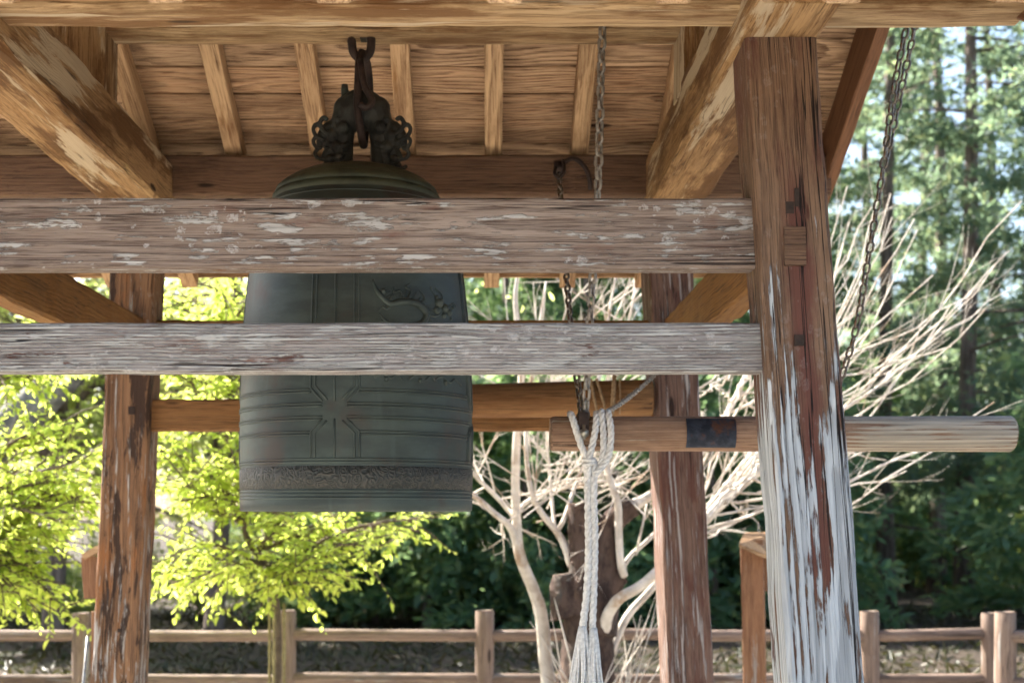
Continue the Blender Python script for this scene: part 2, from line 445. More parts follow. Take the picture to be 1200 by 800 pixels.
M['crown'] = simple('dark_crown_bronze', (.018, .017, .015), (.04, .042, .036), 14, .6, .3, .4, .004, c3=(.045, .062, .054))

# ------------------------------------------------------------------ ground
g = MB(); g.add([(-500, -300, 0), (500, -300, 0), (500, 900, 0), (-500, 900, 0)], [(0, 1, 2, 3)])
tag(g.build('ground', M['ground']), kind='structure')
g = MB()
edge = [(7.5 * math.cos(a) * (1 + .05 * math.sin(3 * a)), max(-24, -3 + 13.6 * math.sin(a) if math.sin(a) > 0 else -3 + 18 * math.sin(a)) + .2 * math.sin(9 * a), .004) for a in np.linspace(0, 2 * math.pi, 80, endpoint=False)]
g.add(edge, [tuple(range(80))])
tag(g.build('gravel_yard', M['gravel']), kind='structure')

# ------------------------------------------------------------------ timbers
def timber(name, p0, p1, w, h, mat, parent=None, up=(0, 0, 1), taper=1.0, wob=.0018, ch=.009, seed=None, seg=.1):
    """squared timber; local x runs along the grain, y is its width, z its height"""
    p0, p1 = Vector(p0), Vector(p1); L = (p1 - p0).length; x = (p1 - p0) / L
    up = Vector(up); z = (up - x * up.dot(x)).normalized(); y = z.cross(x)
    rn = random.Random(seed if seed is not None else hash((name, round(p0.x * 100), round(p0.y * 100), round(p0.z * 100))) & 0xffff)
    n = max(2, int(L / seg)); mb = MB(); vs = []
    for i in range(n + 1):
        t = i / n; k = 1 + (taper - 1) * t; hw, hh = w / 2 * k, h / 2 * k
        a, b = wob * rn.gauss(0, .5), wob * rn.gauss(0, .5)
        for sy, sz, first in ((1, 1, 0), (-1, 1, 1), (-1, -1, 0), (1, -1, 1)):
            c1, c2 = ch * rn.uniform(.6, 1.5), ch * rn.uniform(.6, 1.5)
            q = [(sy * hw, sz * (hh - c1)), (sy * (hw - c2), sz * hh)]
            if first: q.reverse()
            for yy, zz in q: vs.append((-L / 2 + L * t, yy + a + wob * rn.uniform(-.3, .3), zz + b + wob * rn.uniform(-.3, .3)))
    fs = []
    for i in range(n):
        for k in range(8):
            k2 = (k + 1) % 8
            fs.append((i * 8 + k, (i + 1) * 8 + k, (i + 1) * 8 + k2, i * 8 + k2))
    fs.append(tuple(range(8))); fs.append(tuple(n * 8 + k for k in range(8))[::-1])
    mb.add(vs, fs)
    c = (p0 + p1) / 2
    Mx = Matrix(((x.x, y.x, z.x, c.x), (x.y, y.y, z.y, c.y), (x.z, y.z, z.z, c.z), (0, 0, 0, 1)))
    return mb.build(name, mat, parent, M=Mx)

def roundlog(name, p0, p1, r0, r1, mat, parent=None, n=18, seed=1, wob=.02, dome=.0):
    p0, p1 = Vector(p0), Vector(p1); L = (p1 - p0).length; x = (p1 - p0) / L
    up = Vector((0, 0, 1)) if abs(x.z) < .9 else Vector((0, 1, 0))
    z = (up - x * up.dot(x)).normalized(); y = z.cross(x)
    rn = random.Random(seed); mb = MB(); m = max(2, int(L / .12))
    ph = [rn.uniform(0, 6.28) for _ in range(4)]
    st = [(-L / 2, .90)] + [(-L / 2 + .010 + (L - .02) * i / m, 1.0) for i in range(m + 1)] + [(L / 2, .90)]
    vs = []
    for sx, k in st:
        t = sx / L + .5; r = (r0 + (r1 - r0) * t) * k
        for q in range(n):
            a = 2 * math.pi * q / n
            rr = r * (1 + wob * math.sin(2 * a + ph[0] + sx * 1.5) + wob * .6 * math.sin(3 * a + ph[1] - sx * 2.2) + wob * .5 * math.sin(sx * 6 + ph[2]))
            vs.append((sx, rr * math.cos(a), rr * math.sin(a)))
    fs = []
    for i in range(len(st) - 1):
        for q in range(n):
            q2 = (q + 1) % n
            fs.append((i * n + q, (i + 1) * n + q, (i + 1) * n + q2, i * n + q2)[::-1])
    fs.append(tuple(range(n))); fs.append(tuple((len(st) - 1) * n + q for q in range(n))[::-1])
    mb.add(vs, fs)
    c = (p0 + p1) / 2
    Mx = Matrix(((x.x, y.x, z.x, c.x), (x.y, y.y, z.y, c.y), (x.z, y.z, z.z, c.z), (0, 0, 0, 1)))
    o = mb.build(name, mat, parent, True, M=Mx)
    return o

# ------------------------------------------------------------------ the bell pavilion
E = EYE
CXP, CYP = -.352, 4.905            # centre of the pavilion
pav = empty('bell_pavilion', (CXP, CYP, 0))
tag(pav, 'open weathered timber bell pavilion with four leaning posts and a boarded gable roof', 'pavilion')
B = .058                           # batter of the posts
posts = {'fr': (.886, 3.73, -B, B, 'post_front'), 'fl': (-1.59, 3.73, B, B, 'post_front'), 'rl': (-1.58, 6.08, B, -B, 'post_rear'), 'rr': (.876, 6.08, -B, -B, 'post_rear_red')}
lab = {'fr': 'front post peeling to bluish white with dark red patches', 'rl': 'rear post of orange brown wood with flaking streaks', 'rr': 'dark red brown rear post with a sunlit edge'}
PO = {}
for k, (x, y, bx, by, mt) in posts.items():
    z0, z1 = -E + .10, 1.302
    PO[k] = timber('post', (x + bx * z0, y + by * z0, E + z0), (x + bx * z1, y + by * z1, E + z1), .205, .205, M[mt], pav, up=((-.085, 1, 0) if k == 'rr' else (0, 1, 0)), taper=.95, wob=.003, ch=.010, seed=11)
    if k in lab: tag(PO[k], lab[k])
    s = MB(); cx, cy = x - bx * E, y - by * E
    s.lathe([(0, .10), (.19, .10), (.21, .085), (.235, .01), (.24, -.02)], (cx, cy, 0), 20)
    s.build('base_stone', M['stone'], pav, True)
# through tenon and dark blocks for the shade in peg holes on the front right post
def on_post(px, py, d=0.0):
    Z = (VY - py) / 436.0; y = 3.73 + B * Z - .1025 * (1 - .02 * Z) - d
    return at(px, py, y)
tn = MB(); c = on_post(931, 289, -.004); tn.box(c, (.058, .02, .105), Matrix.Rotation(-B, 3, 'X'))
tn.build('tenon_end', M['keta_dark'], PO['fr'])
for px, py, w, h in ((925, 244, .022, .032), (936, 399, .026, .03), (933, 232, .012, .05)):
    tn = MB(); tn.box(on_post(px, py, -.006), (w, .016, h)); tn.build('peg_hole_shade', M['hole_shade'], PO['fr'])
tn = MB(); tn.box(at(155, 481, 5.965), (.028, .03, .035)); tn.build('peg_hole_shade', M['hole_shade'], PO['rl'])
tn = MB(); tn.box(at(141, 738, 6.02), (.016, .03, .016)); tn.build('peg_hole_shade', M['hole_shade'], PO['rl'])

def rail(name, x0, x1, y, z0, z1, th, mt, label=None, seed=None, **kw):
    o = timber(name, (x0, y, E + (z0 + z1) / 2), (x1, y, E + (z0 + z1) / 2), th, z1 - z0, M[mt], pav, seed=seed, **kw)
    if label: tag(o, label)
    return o
rail('rail', -1.60, .86, 3.776, .679, .871, .082, 'rail', 'wide upper front rail, brown and mauve with pale lichen spots', wob=.0012, ch=.006, seed=3)
rail('rail', -1.62, .88, 3.757, .393, .527, .080, 'rail_pale', 'narrow lower front rail weathered to pale grey', wob=.0012, ch=.006, seed=5)
rail('rail', -1.56, .85, 6.035, .672, .862, .080, 'nuki')
rail('rail', -1.57, .86, 6.052, .378, .518, .075, 'old_log', 'amber lower rail behind the bell', wob=.003, seed=9)
for x in (-1.512, .836):
    o = timber('side_rail', (x, 3.70, E + .768), (x, 6.12, E + .768), .085, .188, M['nuki'], pav, wob=.003)
# top beams running front to back and the cross beams
for x, w, z1 in ((-1.455, .245, 1.525), (.815, .222, 1.548)):
    timber('side_beam', (x, 3.475, E + (1.302 + z1) / 2), (x, 6.34, E + (1.302 + z1) / 2), w, z1 - 1.302, M['beam'], pav, wob=.004, ch=.014, seed=21)
for y in (3.785, 5.945):
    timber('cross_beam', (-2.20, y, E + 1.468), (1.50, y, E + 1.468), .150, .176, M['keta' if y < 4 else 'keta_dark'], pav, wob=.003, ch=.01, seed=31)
bellbeam = timber('bell_beam', (-1.50, 4.905, E + 1.80), (.86, 4.905, E + 1.80), .150, .165, M['keta'], pav, wob=.003, ch=.01, seed=33)
for x in (-1.432, .80):
    timber('strut', (x, 4.905, E + 1.50), (x, 4.905, E + 1.74), .20, .19, M['beam'], pav, up=(0, 1, 0), seed=35)
    timber('king_post', (x, 4.905, E + 1.87), (x, 4.905, E + 1.98), .12, .12, M['beam'], pav, up=(0, 1, 0), seed=36)
timber('ridge_purlin', (-2.36, 4.905, E + 2.03), (1.70, 4.905, E + 2.03), .13, .15, M['keta'], pav, seed=37)

# roof: covering with rafters, boards and bargeboards under it
S = .5                             # slope
YC = 4.905
def zb(d): return E + 1.556 - S * (d - 1.04)       # underside of rafters at distance d from the ridge
ang = math.atan(S); cs, sn = math.cos(ang), math.sin(ang)
XL, XR = -2.24, 1.505
D1 = 1.90
rf = MB()
for sd in (-1, 1):
    prof = []
    for off in (.112, .19):
        prof.append([(0, zb(0) + off / cs), (D1 + .03, zb(D1 + .03) + off / cs)])
    vs = []
    for x in (XL - .05, XR + .05):
        for pr in prof:
            for d, z in pr: vs.append((x, YC + sd * d, z))
    rf.add(vs, [(0, 1, 3, 2), (4, 6, 7, 5), (0, 4, 5, 1), (2, 3, 7, 6), (1, 5, 7, 3), (0, 2, 6, 4)])
rf.tube([(XL - .08, YC, zb(0) + .215), (XR + .08, YC, zb(0) + .215)], .09, 10)
roof = rf.build('roof', M['roofing'], pav, org=(CXP, CYP, E + 1.9))
for sd in (-1, 1):
    up = (0, sd * sn, cs)
    for k in range(-5, 4):
        x = .048 + .375 * k
        z0 = .0425 / cs
        timber('rafter', (x, YC + sd * .02, zb(.02) + z0), (x, YC + sd * D1, zb(D1) + z0), .076, .085, M['rafter'], roof, up=up, ch=.004, seed=40 + k)
    for x in (XL, XR):             # bargeboards, deeper than the rafters
        timber('bargeboard', (x, YC + sd * .0, zb(0) - .01), (x, YC + sd * (D1 + .02), zb(D1 + .02) - .01), .05, .235, M['barge'], roof, up=up, ch=.005)
    rows = int((D1 / cs) / .151); n = 0
    for i in range(rows):
        dm = (.006 + (i + .5) * .151) * cs
        joints = sorted([XL + .01, XR - .01] + [.048 + .375 * (k + (i * 2 + (sd > 0)) % 3 - 1) for k in (-3, 0, 2)])
        for a, b in zip(joints[:-1], joints[1:]):
            if b - a < .05: continue
            j = R.uniform(-.0015, .0015)
            timber('plank', (a + .0015, YC + sd * dm, zb(dm) + .0965 / cs + j), (b - .0015, YC + sd * dm, zb(dm) + .0965 / cs + j), .1455, .018, M['plank'], roof, up=up, ch=.0025, wob=.0008, seg=.5, seed=i * 7 + n); n += 1
    d = D1 - .01
    timber('eave_board', (XL + .03, YC + sd * (D1 + .008), zb(D1) + .10), (XR - .03, YC + sd * (D1 + .008), zb(D1) + .10), .022, .07, M['rafter'], roof, ch=.003)

# ------------------------------------------------------------------ the bell
BX, BY = -.450, 4.905
BC = Vector((BX, BY, E))
bell = empty('temple_bell', (BX, BY, E))
tag(bell, 'large green-black bronze temple bell with raised bands hanging behind the front rails', 'bell')
prof = [(.018, .4085), (.022, .413), (.045, .4155), (.075, .4125), (.10, .412), (.20, .414), (.30, .4145), (.40, .413), (.50, .4095), (.60, .4045), (.70, .398), (.80, .3885), (.88, .378), (.95, .364), (1.01, .346), (1.06, .326), (1.10, .307), (1.125, .297)]
def brad(z):
    for (z0, r0), (z1, r1) in zip(prof[:-1], prof[1:]):
        if z <= z1: return r0 + (r1 - r0) * max(0, (z - z0)) / (z1 - z0)
    return prof[-1][1]
def bpt(deg, z, off=0.0):
    a = math.radians(deg); r = brad(z) + off
    return BC + Vector((r * math.sin(a), -r * math.cos(a), z))
b = MB()
inner = [(.345, .018), (.365, .05), (.372, .3), (.36, .6), (.33, .9), (.25, 1.05), (0.001, 1.08)]
b.lathe([(r, z) for r, z in inner[::-1]] + [(r, z) for z, r in prof], BC, 128)
b.build('bell_body', M['bronze'], bell, True, org=BC)
cap = MB()
cap.lathe([(.297, 1.120), (.302, 1.128), (.300, 1.140), (.292, 1.146), (.288, 1.150), (.279, 1.168), (.268, 1.180), (.262, 1.186), (.26, 1.190), (.235, 1.206), (.19, 1.226), (.13, 1.243), (.06, 1.252), (.001, 1.254)], BC, 96)
cap.build('bell_cap', M['cap'], bell, True, org=BC)
sc = MB()
sc.lathe([(.2895, 1.150), (.2935, 1.152), (.2845, 1.169), (.2725, 1.1805), (.265, 1.184)], BC, 96)
sc.build('cap_scroll_band', M['cap'], bell, True, org=BC)
sc = MB()
sc.lathe([(brad(z) + o, z) for z, o in ((.092, -.001), (.094, .0032), (.13, .0035), (.166, .0032), (.168, -.001))], BC, 128)
sc.build('scroll_band', M['scroll'], bell, True, org=BC)
def hband(z, r=.0045, name='raised_band'):
    q = MB(); q.lathe([(brad(z + r * 1.2 * math.sin(t)) + r * math.cos(t) * 1.1, z + r * 1.2 * math.sin(t)) for t in np.linspace(-1.57, 1.57, 7)], BC, 128)
    q.build(name, M['bronze'], bell, True, org=BC)
for z in (.062, .074, .086, .180, .190, .868, .882, 1.105): hband(z, .0034)
TH0 = -5.0
def ridge(pts, r=.0038):
    q = MB(); out = []
    for (a0, z0), (a1, z1) in zip(pts[:-1], pts[1:]):
        m = max(2, int(max(abs(a1 - a0) / 3, abs(z1 - z0) / .04)))
        out += [bpt(a0 + (a1 - a0) * i / m, z0 + (z1 - z0) * i / m, .0005) for i in range(m)]
    out.append(bpt(*pts[-1], .0005)); q.tube(out, r, 6)
    q.build('raised_line', M['bronze'], bell, True, org=BC)
for q in range(4):
    t = TH0 + 90 * q; nx = t + 90
    for w, d in ((11.4, 0), (9.2, 1)):
        dz = .006 * d
        for s in (-1, 1):
            ridge([(t + s * w, .862), (t + s * w, .425 + dz), (t + s * (w - 5.8), .379 + dz)])
            ridge([(t + s * w, .195), (t + s * w, .281 - dz), (t + s * (w - 5.6), .322 - dz)])
    ridge([(t, .862), (t, .380)]); ridge([(t, .195), (t, .322)])
    for z in (.421, .411, .374, .364, .330, .320, .281, .271):
        if z > .40: ridge([(t + 11.4, z), (nx - 11.4, z)], .0034)
        elif z > .30: ridge([(t + 5.6, z), (nx - 5.6, z)], .0034)
        else: ridge([(t + 11.4, z), (nx - 11.4, z)], .0034)
st = MB(); st.lathe([(0.001, .0), (.03, .002), (.055, .006), (.07, .0)], (0, 0, 0), 24)
# dragon relief on the upper right panel
dr = MB(); rn = random.Random(5)
def dpx(px, py, off=0.0):          # place on the bell face from where the relief shows
    x = (px - 417) / 345.0; z = (605 - py) / 347.0
    r = brad(z); a = math.degrees(math.asin(max(-.97, min(.97, x / r))))
    return bpt(a, z, off)
body = spline([dpx(447, 333), dpx(451, 344), dpx(457, 352), dpx(467, 360), dpx(478, 357), dpx(490, 356), dpx(500, 359), dpx(507, 368), dpx(503, 379), dpx(490, 384), dpx(476, 386), dpx(462, 380), dpx(455, 372)], 5)
dr.tube(body, [.003 + .010 * math.sin(math.pi * min(1, (i + 3) / len(body))) for i in range(len(body))], 8)
for i in range(6, len(body) - 4, 2):
    p = body[i]; n = (p - BC); n.z = 0; n.normalize(); t = (body[i + 1] - body[i]).normalized(); sdv = n.cross(t)
    dr.tube([p + sdv * .006, p + sdv * (.024 + rn.uniform(0, .014)) + t * .008], [.004, .001], 5)
for pts in ([(470, 359), (463, 366), (458, 364), (454, 369)], [(484, 356), (478, 344), (472, 346), (470, 340)], [(486, 354), (490, 343), (484, 339), (489, 334)], [(497, 358), (505, 352), (503, 345), (498, 341)], [(505, 366), (515, 370), (522, 366)]):
    dr.tube(spline([dpx(*q) for q in pts], 4), lerp_list([.006, .005, .004, .002], 4) if len(pts) == 4 else .004, 6)
for px, py, r in ((521, 353, .018), (528, 358, .016), (533, 362, .012), (537, 355, .007), (519, 362, .014), (459, 346, .011), (527, 367, .010), (535, 369, .006), (519, 347, .010)):
    dr.ball(dpx(px, py), r, 8, 6)
for pts in ([(522, 349), (515, 342), (512, 335)], [(526, 349), (524, 341), (517, 336)], [(534, 353), (538, 349), (541, 353)], [(516, 362), (508, 360), (503, 352)]):
    dr.tube(spline([dpx(*q) for q in pts], 4), .0035, 6)
dr.build('dragon_relief', M['bronze'], bell, True, org=BC)
cl = MB()
for x0 in (0, 38, 66):
    cl.tube(spline([dpx(450 + x0, 446), dpx(459 + x0, 440), dpx(468 + x0, 446), dpx(474 + x0, 441), dpx(481 + x0, 447)], 4), .004, 6)
    cl.ball(dpx(463 + x0, 447), .009, 8, 5)
cl.build('cloud_relief', M['bronze'], bell, True, org=BC)

# dragon-headed crown of the bell
cr = MB()
def cp(px, py, dy=0.0): return at(px, py, BY + dy)
for s in (-1, 1):
    def sx(v): return 424 + s * v
    # leg and arched body
    cr.tube(spline([cp(sx(26), 202), cp(sx(24), 186), cp(sx(23), 168), cp(sx(22), 150), cp(sx(16), 132), cp(sx(6), 120), cp(424, 117)], 4), lerp_list([.050, .043, .040, .046, .052, .046, .040], 4), 12)
    # head facing outward: brow, snout, jaw
    cr.tube(spline([cp(sx(22), 158), cp(sx(34), 152), cp(sx(44), 160), cp(sx(48), 172)], 4), lerp_list([.036, .036, .028, .018], 4), 10)
    cr.tube(spline([cp(sx(26), 176), cp(sx(36), 180), cp(sx(43), 190)], 4), lerp_list([.032, .030, .022], 4), 10)
    cr.tube(spline([cp(sx(24), 190), cp(sx(34), 193), cp(sx(46), 196)], 4), lerp_list([.034, .026, .012], 4), 8)
    # curls of mane and beard, standing free of the head
    for pts, r in (([(38, 158), (46, 152), (49, 144), (45, 138), (40, 141)], .0085), ([(45, 164), (53, 160), (57, 152), (54, 146), (49, 148)], .008), ([(47, 174), (54, 172), (57, 165), (54, 161)], .0075), ([(44, 186), (51, 186), (55, 180), (52, 175)], .0075), ([(30, 154), (33, 146), (31, 139), (27, 141)], .008), ([(42, 195), (49, 197), (53, 194)], .007)):
        for dy in (-.045, .045):
            cr.tube(spline([cp(sx(a), b_, dy) for a, b_ in pts], 4), r, 8)
    for a, b_, r in ((34, 159, .022), (41, 168, .017), (30, 172, .020), (38, 186, .016), (27, 184, .018), (22, 150, .024)):
        for dy in (-.04, .04): cr.ball(cp(sx(a), b_, dy), r, 8, 6)
    for k in range(5):
        cr.tube([cp(sx(15 + k * 2), 168 + 6 * k, -.035), cp(sx(22 + k), 170 + 6 * k, -.055), cp(sx(30), 173 + 6 * k, -.035)], .006, 6)
cr.ball(cp(424, 130), .078, 14, 10, (1.0, .75, .95)); cr.ball(cp(436, 140), .04, 10, 8); cr.ball(cp(412, 142), .042, 10, 8)
cr.ball(cp(405, 128), .045, 10, 8)
cr.ball(cp(443, 128), .045, 10, 8)
cr.tube([cp(404, 122), cp(404, 106), cp(404, 99)], [.013, .014, .012], 8)
ob = cr.build('dragon_crown', M['crown'], bell, True, org=BC)
md = ob.modifiers.new('fuse', 'REMESH'); md.mode = 'VOXEL'; md.voxel_size = .0042; md.use_smooth_shade = True
hg = empty('iron_hanger', at(424, 40, BY))
tag(hg, 'dark iron hook and stirrup holding the bell up to the bell beam', 'hook')
h = MB()
h.tube(spline([cp(433, 30, -.0), cp(435, 46), cp(434, 60), cp(428, 68), cp(420, 68), cp(414, 61), cp(412, 49)], 5), .0155, 10)
h.ball(cp(412, 49), .0165, 10, 6)
h.build('hook', M['iron'], hg, True, org=at(424, 40, BY))
h = MB()
loop = spline([cp(424, 62, 0), cp(421, 72, -.045), cp(420, 95, -.07), cp(419, 125, -.085), cp(423, 155, -.075), cp(425, 168, -.03), cp(426, 170, .0), cp(427, 165, .05), cp(433, 120, .085), cp(431, 80, .05), cp(425, 62, .0)], 5)
h.tube(loop, .0145, 10)
h.tube(spline([cp(422, 70, -.06), cp(427, 100, -.09), cp(436, 118, -.10), cp(430, 126, -.10), cp(422, 122, -.10)], 5), .012, 8)
h.build('stirrup', M['iron'], hg, True, org=at(424, 40, BY))
h = MB(); h.box(at(443, 43.5, BY) + Vector((0, .02, .0)), (.13, .05, .008)); h.build('strap_plate', M['iron'], hg)

# ------------------------------------------------------------------ chains
def link_mesh(name, L, W, r, mat):
    mb = MB(); pts = []
    hl, hw = L / 2 - r - (W / 2 - r), W / 2 - r
    for i in range(8):
        a = math.pi * i / 7; pts.append(Vector((hl + hw * math.sin(a), hw * math.cos(a), 0)))
    for i in range(8):
        a = math.pi * i / 7; pts.append(Vector((-hl - hw * math.sin(a), -hw * math.cos(a), 0)))
    n = len(pts); k = 6; vs = []; fs = []
    for i in range(n):
        t = (pts[(i + 1) % n] - pts[i - 1]).normalized(); nr = Vector((-t.y, t.x, 0))
        for q in range(k):
            a = 2 * math.pi * q / k; vs.append(pts[i] + nr * (r * math.cos(a)) + Vector((0, 0, r * math.sin(a))))
    for i in range(n):
        for q in range(k):
            fs.append((i * k + q, ((i + 1) % n) * k + q, ((i + 1) % n) * k + (q + 1) % k, i * k + (q + 1) % k))
    mb.add(vs, fs); return mb.mesh(name, mat, True)

def chain(label, paths, L, mat, group=None, r=None, seed=0):
    root = empty('hanging_chain', paths[0][0]); tag(root, label, 'chain', group)
    r = r or L * .115; me = link_mesh('link', L, L * .66, r, mat); pitch = L - 2 * r * 1.06; rn = random.Random(seed)
    for path in paths:
        P = spline(path, 24) if len(path) > 2 else [Vector(path[0]).lerp(Vector(path[1]), i / 60) for i in range(61)]
        acc = 0; nxt = pitch / 2; i = 0; k = 0
        for a, b_ in zip(P[:-1], P[1:]):
            d = (b_ - a).length
            while acc + d >= nxt:
                p = a.lerp(b_, (nxt - acc) / d); t = (b_ - a).normalized()
                h_ = Vector((0, 1, 0)) if abs(t.y) < .9 else Vector((0, 0, 1))
                y = (h_ - t * h_.dot(t)).normalized()
                y = Quaternion(t, math.radians(40 + 90 * (k % 2) + rn.uniform(-14, 14))) @ y
                z = t.cross(y)
                o = bpy.data.objects.new('link', me)
                link(o, root, Matrix(((t.x, y.x, z.x, p.x), (t.y, y.y, z.y, p.y), (t.z, y.z, z.z, p.z), (0, 0, 0, 1))))
                k += 1; nxt += pitch
            acc += d
    return root

LOGY = 4.905; LOGZ = E + .297; LR = .0635
chain('zinc chain hanging from the bell beam to the left end of the striker log', [[Vector((.428, 4.79, E + 1.80)), at(705, 60, 4.79), at(700, 232, 4.80), at(691, 380, 4.83), at(686, 492, 4.885)]], .054, M['chain_pale'], r=.0062, seed=1)
chain('dark chain hanging from a hook on the rear cross beam to the striker log', [[at(655, 203, 5.83), at(659, 260, 5.62), at(668, 372, 5.25), at(682, 490, 4.93)]], .046, M['chain'], r=.0054, seed=2)
chain('doubled rusty chain outside the roof, running down behind the front post', [[Vector((1.605, 4.93, E + 1.99)), at(1071, 38, 4.96), at(1055, 110, 4.95), at(1038, 190, 4.92)], [Vector((1.565, 4.88, E + 1.99)), at(1061, 38, 4.85), at(1047, 110, 4.86), at(1036, 190, 4.88), at(1018, 300, 4.89), at(1002, 390, 4.9), at(971, 486, 4.905)]], .048, M['chain'], r=.0047, seed=3)
chain('thin pale chain slanting from the striker log to the rear right post', [[at(702, 487, 4.90), at(722, 476, 5.2), at(745, 459, 5.55), at(775, 432, 5.98)]], .034, M['chain_pale'], r=.0042, seed=4)
hk = MB()
hk.tube(spline([at(660, 188, 5.87), at(661, 200, 5.80), at(656, 208, 5.80), at(650, 204, 5.80), at(651, 196, 5.82)], 5), .007, 8)
hk.box(at(656, 196, 5.866), (.05, .012, .05))
tag(hk.build('wall_hook', M['iron'], None, True), 'small iron hook and plate on the rear cross beam', 'hook')
hk = MB()
hk.tube(spline([at(661, 190, 5.86), at(672, 186, 5.83), at(683, 193, 5.82), at(690, 206, 5.83), at(692, 222, 5.85)], 6), .010, 8)
tag(hk.build('cable_loop', M['iron'], None, True), 'dark loop of cable hanging beside the hook on the rear cross beam', 'cable')

# ------------------------------------------------------------------ striker log and its fittings
sl = empty('striker_log', (1.0, LOGY, LOGZ))
tag(sl, 'horizontal round wooden striker log pointing at the bell from the right', 'striker log')
body = roundlog('log_body', (.243, LOGY, LOGZ), (1.905, LOGY, LOGZ), .0625, .065, M['log'], sl, n=28, seed=4, wob=.008)
pq = MB(); vs = []; fs = []
x0, x1 = (805 - VX) * 4.84 / F, (863 - VX) * 4.84 / F
for i, x in enumerate((x0, x1)):
    for lay in (LR + .0045, LR - .004):
        for q in range(13):
            a = math.radians(-50 + 100 * q / 12); vs.append((x, LOGY - lay * math.cos(a), LOGZ + lay * math.sin(a)))
for q in range(12):
    fs.append((q, q + 1, 26 + q + 1, 26 + q)[::-1]); fs.append((13 + q, 13 + q + 1, 39 + q + 1, 39 + q))
for i in (0, 26):
    for q in range(12): fs.append((i + q, i + q + 1, i + 13 + q + 1, i + 13 + q))
fs += [(0, 13, 39, 26), (12, 25, 51, 38)]
pq.add(vs, fs); tag(pq.build('plaque', M['plaque'], sl, True, org=((x0 + x1) / 2, LOGY, LOGZ)), 'dark blotched metal plate wrapped round the log')
pl = MB()
cx = (684 - VX) * 4.84 / F
pl.box((cx, LOGY - LR - .003, LOGZ + .028), (.036, .010, .075)); pl.box((cx, LOGY, LOGZ + LR + .006), (.036, .12, .008))
pl.build('bracket', M['iron'], sl)
bo = MB()
bo.tube([(cx, LOGY - LR - .045, LOGZ - .002), (cx, LOGY - LR + .01, LOGZ - .002)], .0105, 8)
bo.tube([(cx, LOGY - LR - .020, LOGZ - .002), (cx, LOGY - LR - .006, LOGZ - .002)], .019, 6)
bo.tube([(cx, LOGY - LR - .012, LOGZ + .028), (cx, LOGY - LR - .012, LOGZ - .025)], .006, 8)
bo.build('bolt', M['steel'], sl, True)
pl = MB(); rx = (970 - VX) * 4.905 / F
pl.box((rx, LOGY - LR - .002, LOGZ + .02), (.036, .008, .09)); pl.box((rx, LOGY, LOGZ + LR + .006), (.036, .12, .008)); pl.build('bracket', M['iron'], sl)

ol = roundlog('spare_log', at(505, 470, 5.93), at(764, 466, 5.93), .074, .083, M['old_log'], None, n=20, seed=8, wob=.03)
tag(ol, 'thick amber brown log tied against the rear rail right of the bell', 'log')
def rope_mesh(mb, path, r, n_str=3, pitch=6.0, ns=6, phase=0.0, nsub=8):
    P = spline(path, nsub) if len(path) > 2 else [Vector(path[0]).lerp(Vector(path[1]), i / 30) for i in range(31)]
    Q = [P[0]]                     # resample evenly
    step = r * .8
    for a, b_ in zip(P[:-1], P[1:]):
        m = max(1, int((b_ - a).length / step))
        Q += [a.lerp(b_, (i + 1) / m) for i in range(m)]
    fr = frames(Q); acc = 0
    strands = [[] for _ in range(n_str)]
    for i, p in enumerate(Q):
        if i: acc += (Q[i] - Q[i - 1]).length
        for s in range(n_str):
            a = 2 * math.pi * (s / n_str + acc / (pitch * r)) + phase
            strands[s].append(p + (fr[i][1] * math.cos(a) + fr[i][2] * math.sin(a)) * r * .50)
    for st_ in strands: mb.tube(st_, r * .56, ns)
tie = empty('twine_lashing', at(715, 466, 5.84)); tag(tie, 'thin brown twine lashing the spare log to the rear rail', 'rope')
t = MB(); rope_mesh(t, [at(692, 444, 5.845), at(697, 470, 5.84), at(702, 492, 5.86)], .007); t.build('strand', M['twine'], tie, True)
t = MB(); rope_mesh(t, [at(699, 444, 5.85), at(707, 470, 5.835), at(712, 492, 5.855)], .007); t.build('strand', M['twine'], tie, True)
t = MB(); rope_mesh(t, [at(720, 440, 5.86), at(719, 455, 5.83), at(717, 490, 5.84)], .010); rope_mesh(t, [at(726, 444, 5.85), at(727, 470, 5.835), at(726, 485, 5.84)], .004); t.build('strand', M['twine'], tie, True)

# ------------------------------------------------------------------ bell rope
RY = LOGY - LR - .014
rp = empty('bell_rope', at(690, 735, RY)); tag(rp, 'white twisted pull rope knotted round the striker log with a frayed tassel', 'rope')
t = MB(); rope_mesh(t, [at(668, 485, LOGY), at(670, 487, RY + .02), at(674, 500, RY), at(681, 522, RY - .004), at(688, 538, RY - .002), at(690, 560, RY)], .0125)
rope_mesh(t, [at(699, 484, LOGY), at(699, 487, RY + .02), at(698, 502, RY - .003), at(694, 522, RY - .006), at(690, 540, RY - .008), at(689, 560, RY)], .0125, phase=1)
t.build('loop', M['rope'], rp, True)
t = MB(); rope_mesh(t, [at(705, 482, LOGY), at(705, 485, RY + .02), at(707, 505, RY), at(707, 530, RY), at(703, 545, RY + .008), at(695, 552, RY + .01)], .0125)
rope_mesh(t, [at(712, 483, LOGY), at(713, 486, RY + .02), at(716, 505, RY - .003), at(714, 530, RY - .003), at(706, 546, RY - .004), at(696, 556, RY - .005)], .0125, phase=2)
t.build('loop', M['rope'], rp, True)
t = MB()
for k in range(2):
    zz = 538 + k * 5
    c = at(690, zz, RY)
    t.tube([c + Vector((.019 * math.cos(a), .018 * math.sin(a), .004 * math.sin(a + k))) for a in np.linspace(0, 2 * math.pi, 14)], .0075, 6, cap=False)
t.build('knot', M['rope'], rp, True)
t = MB()
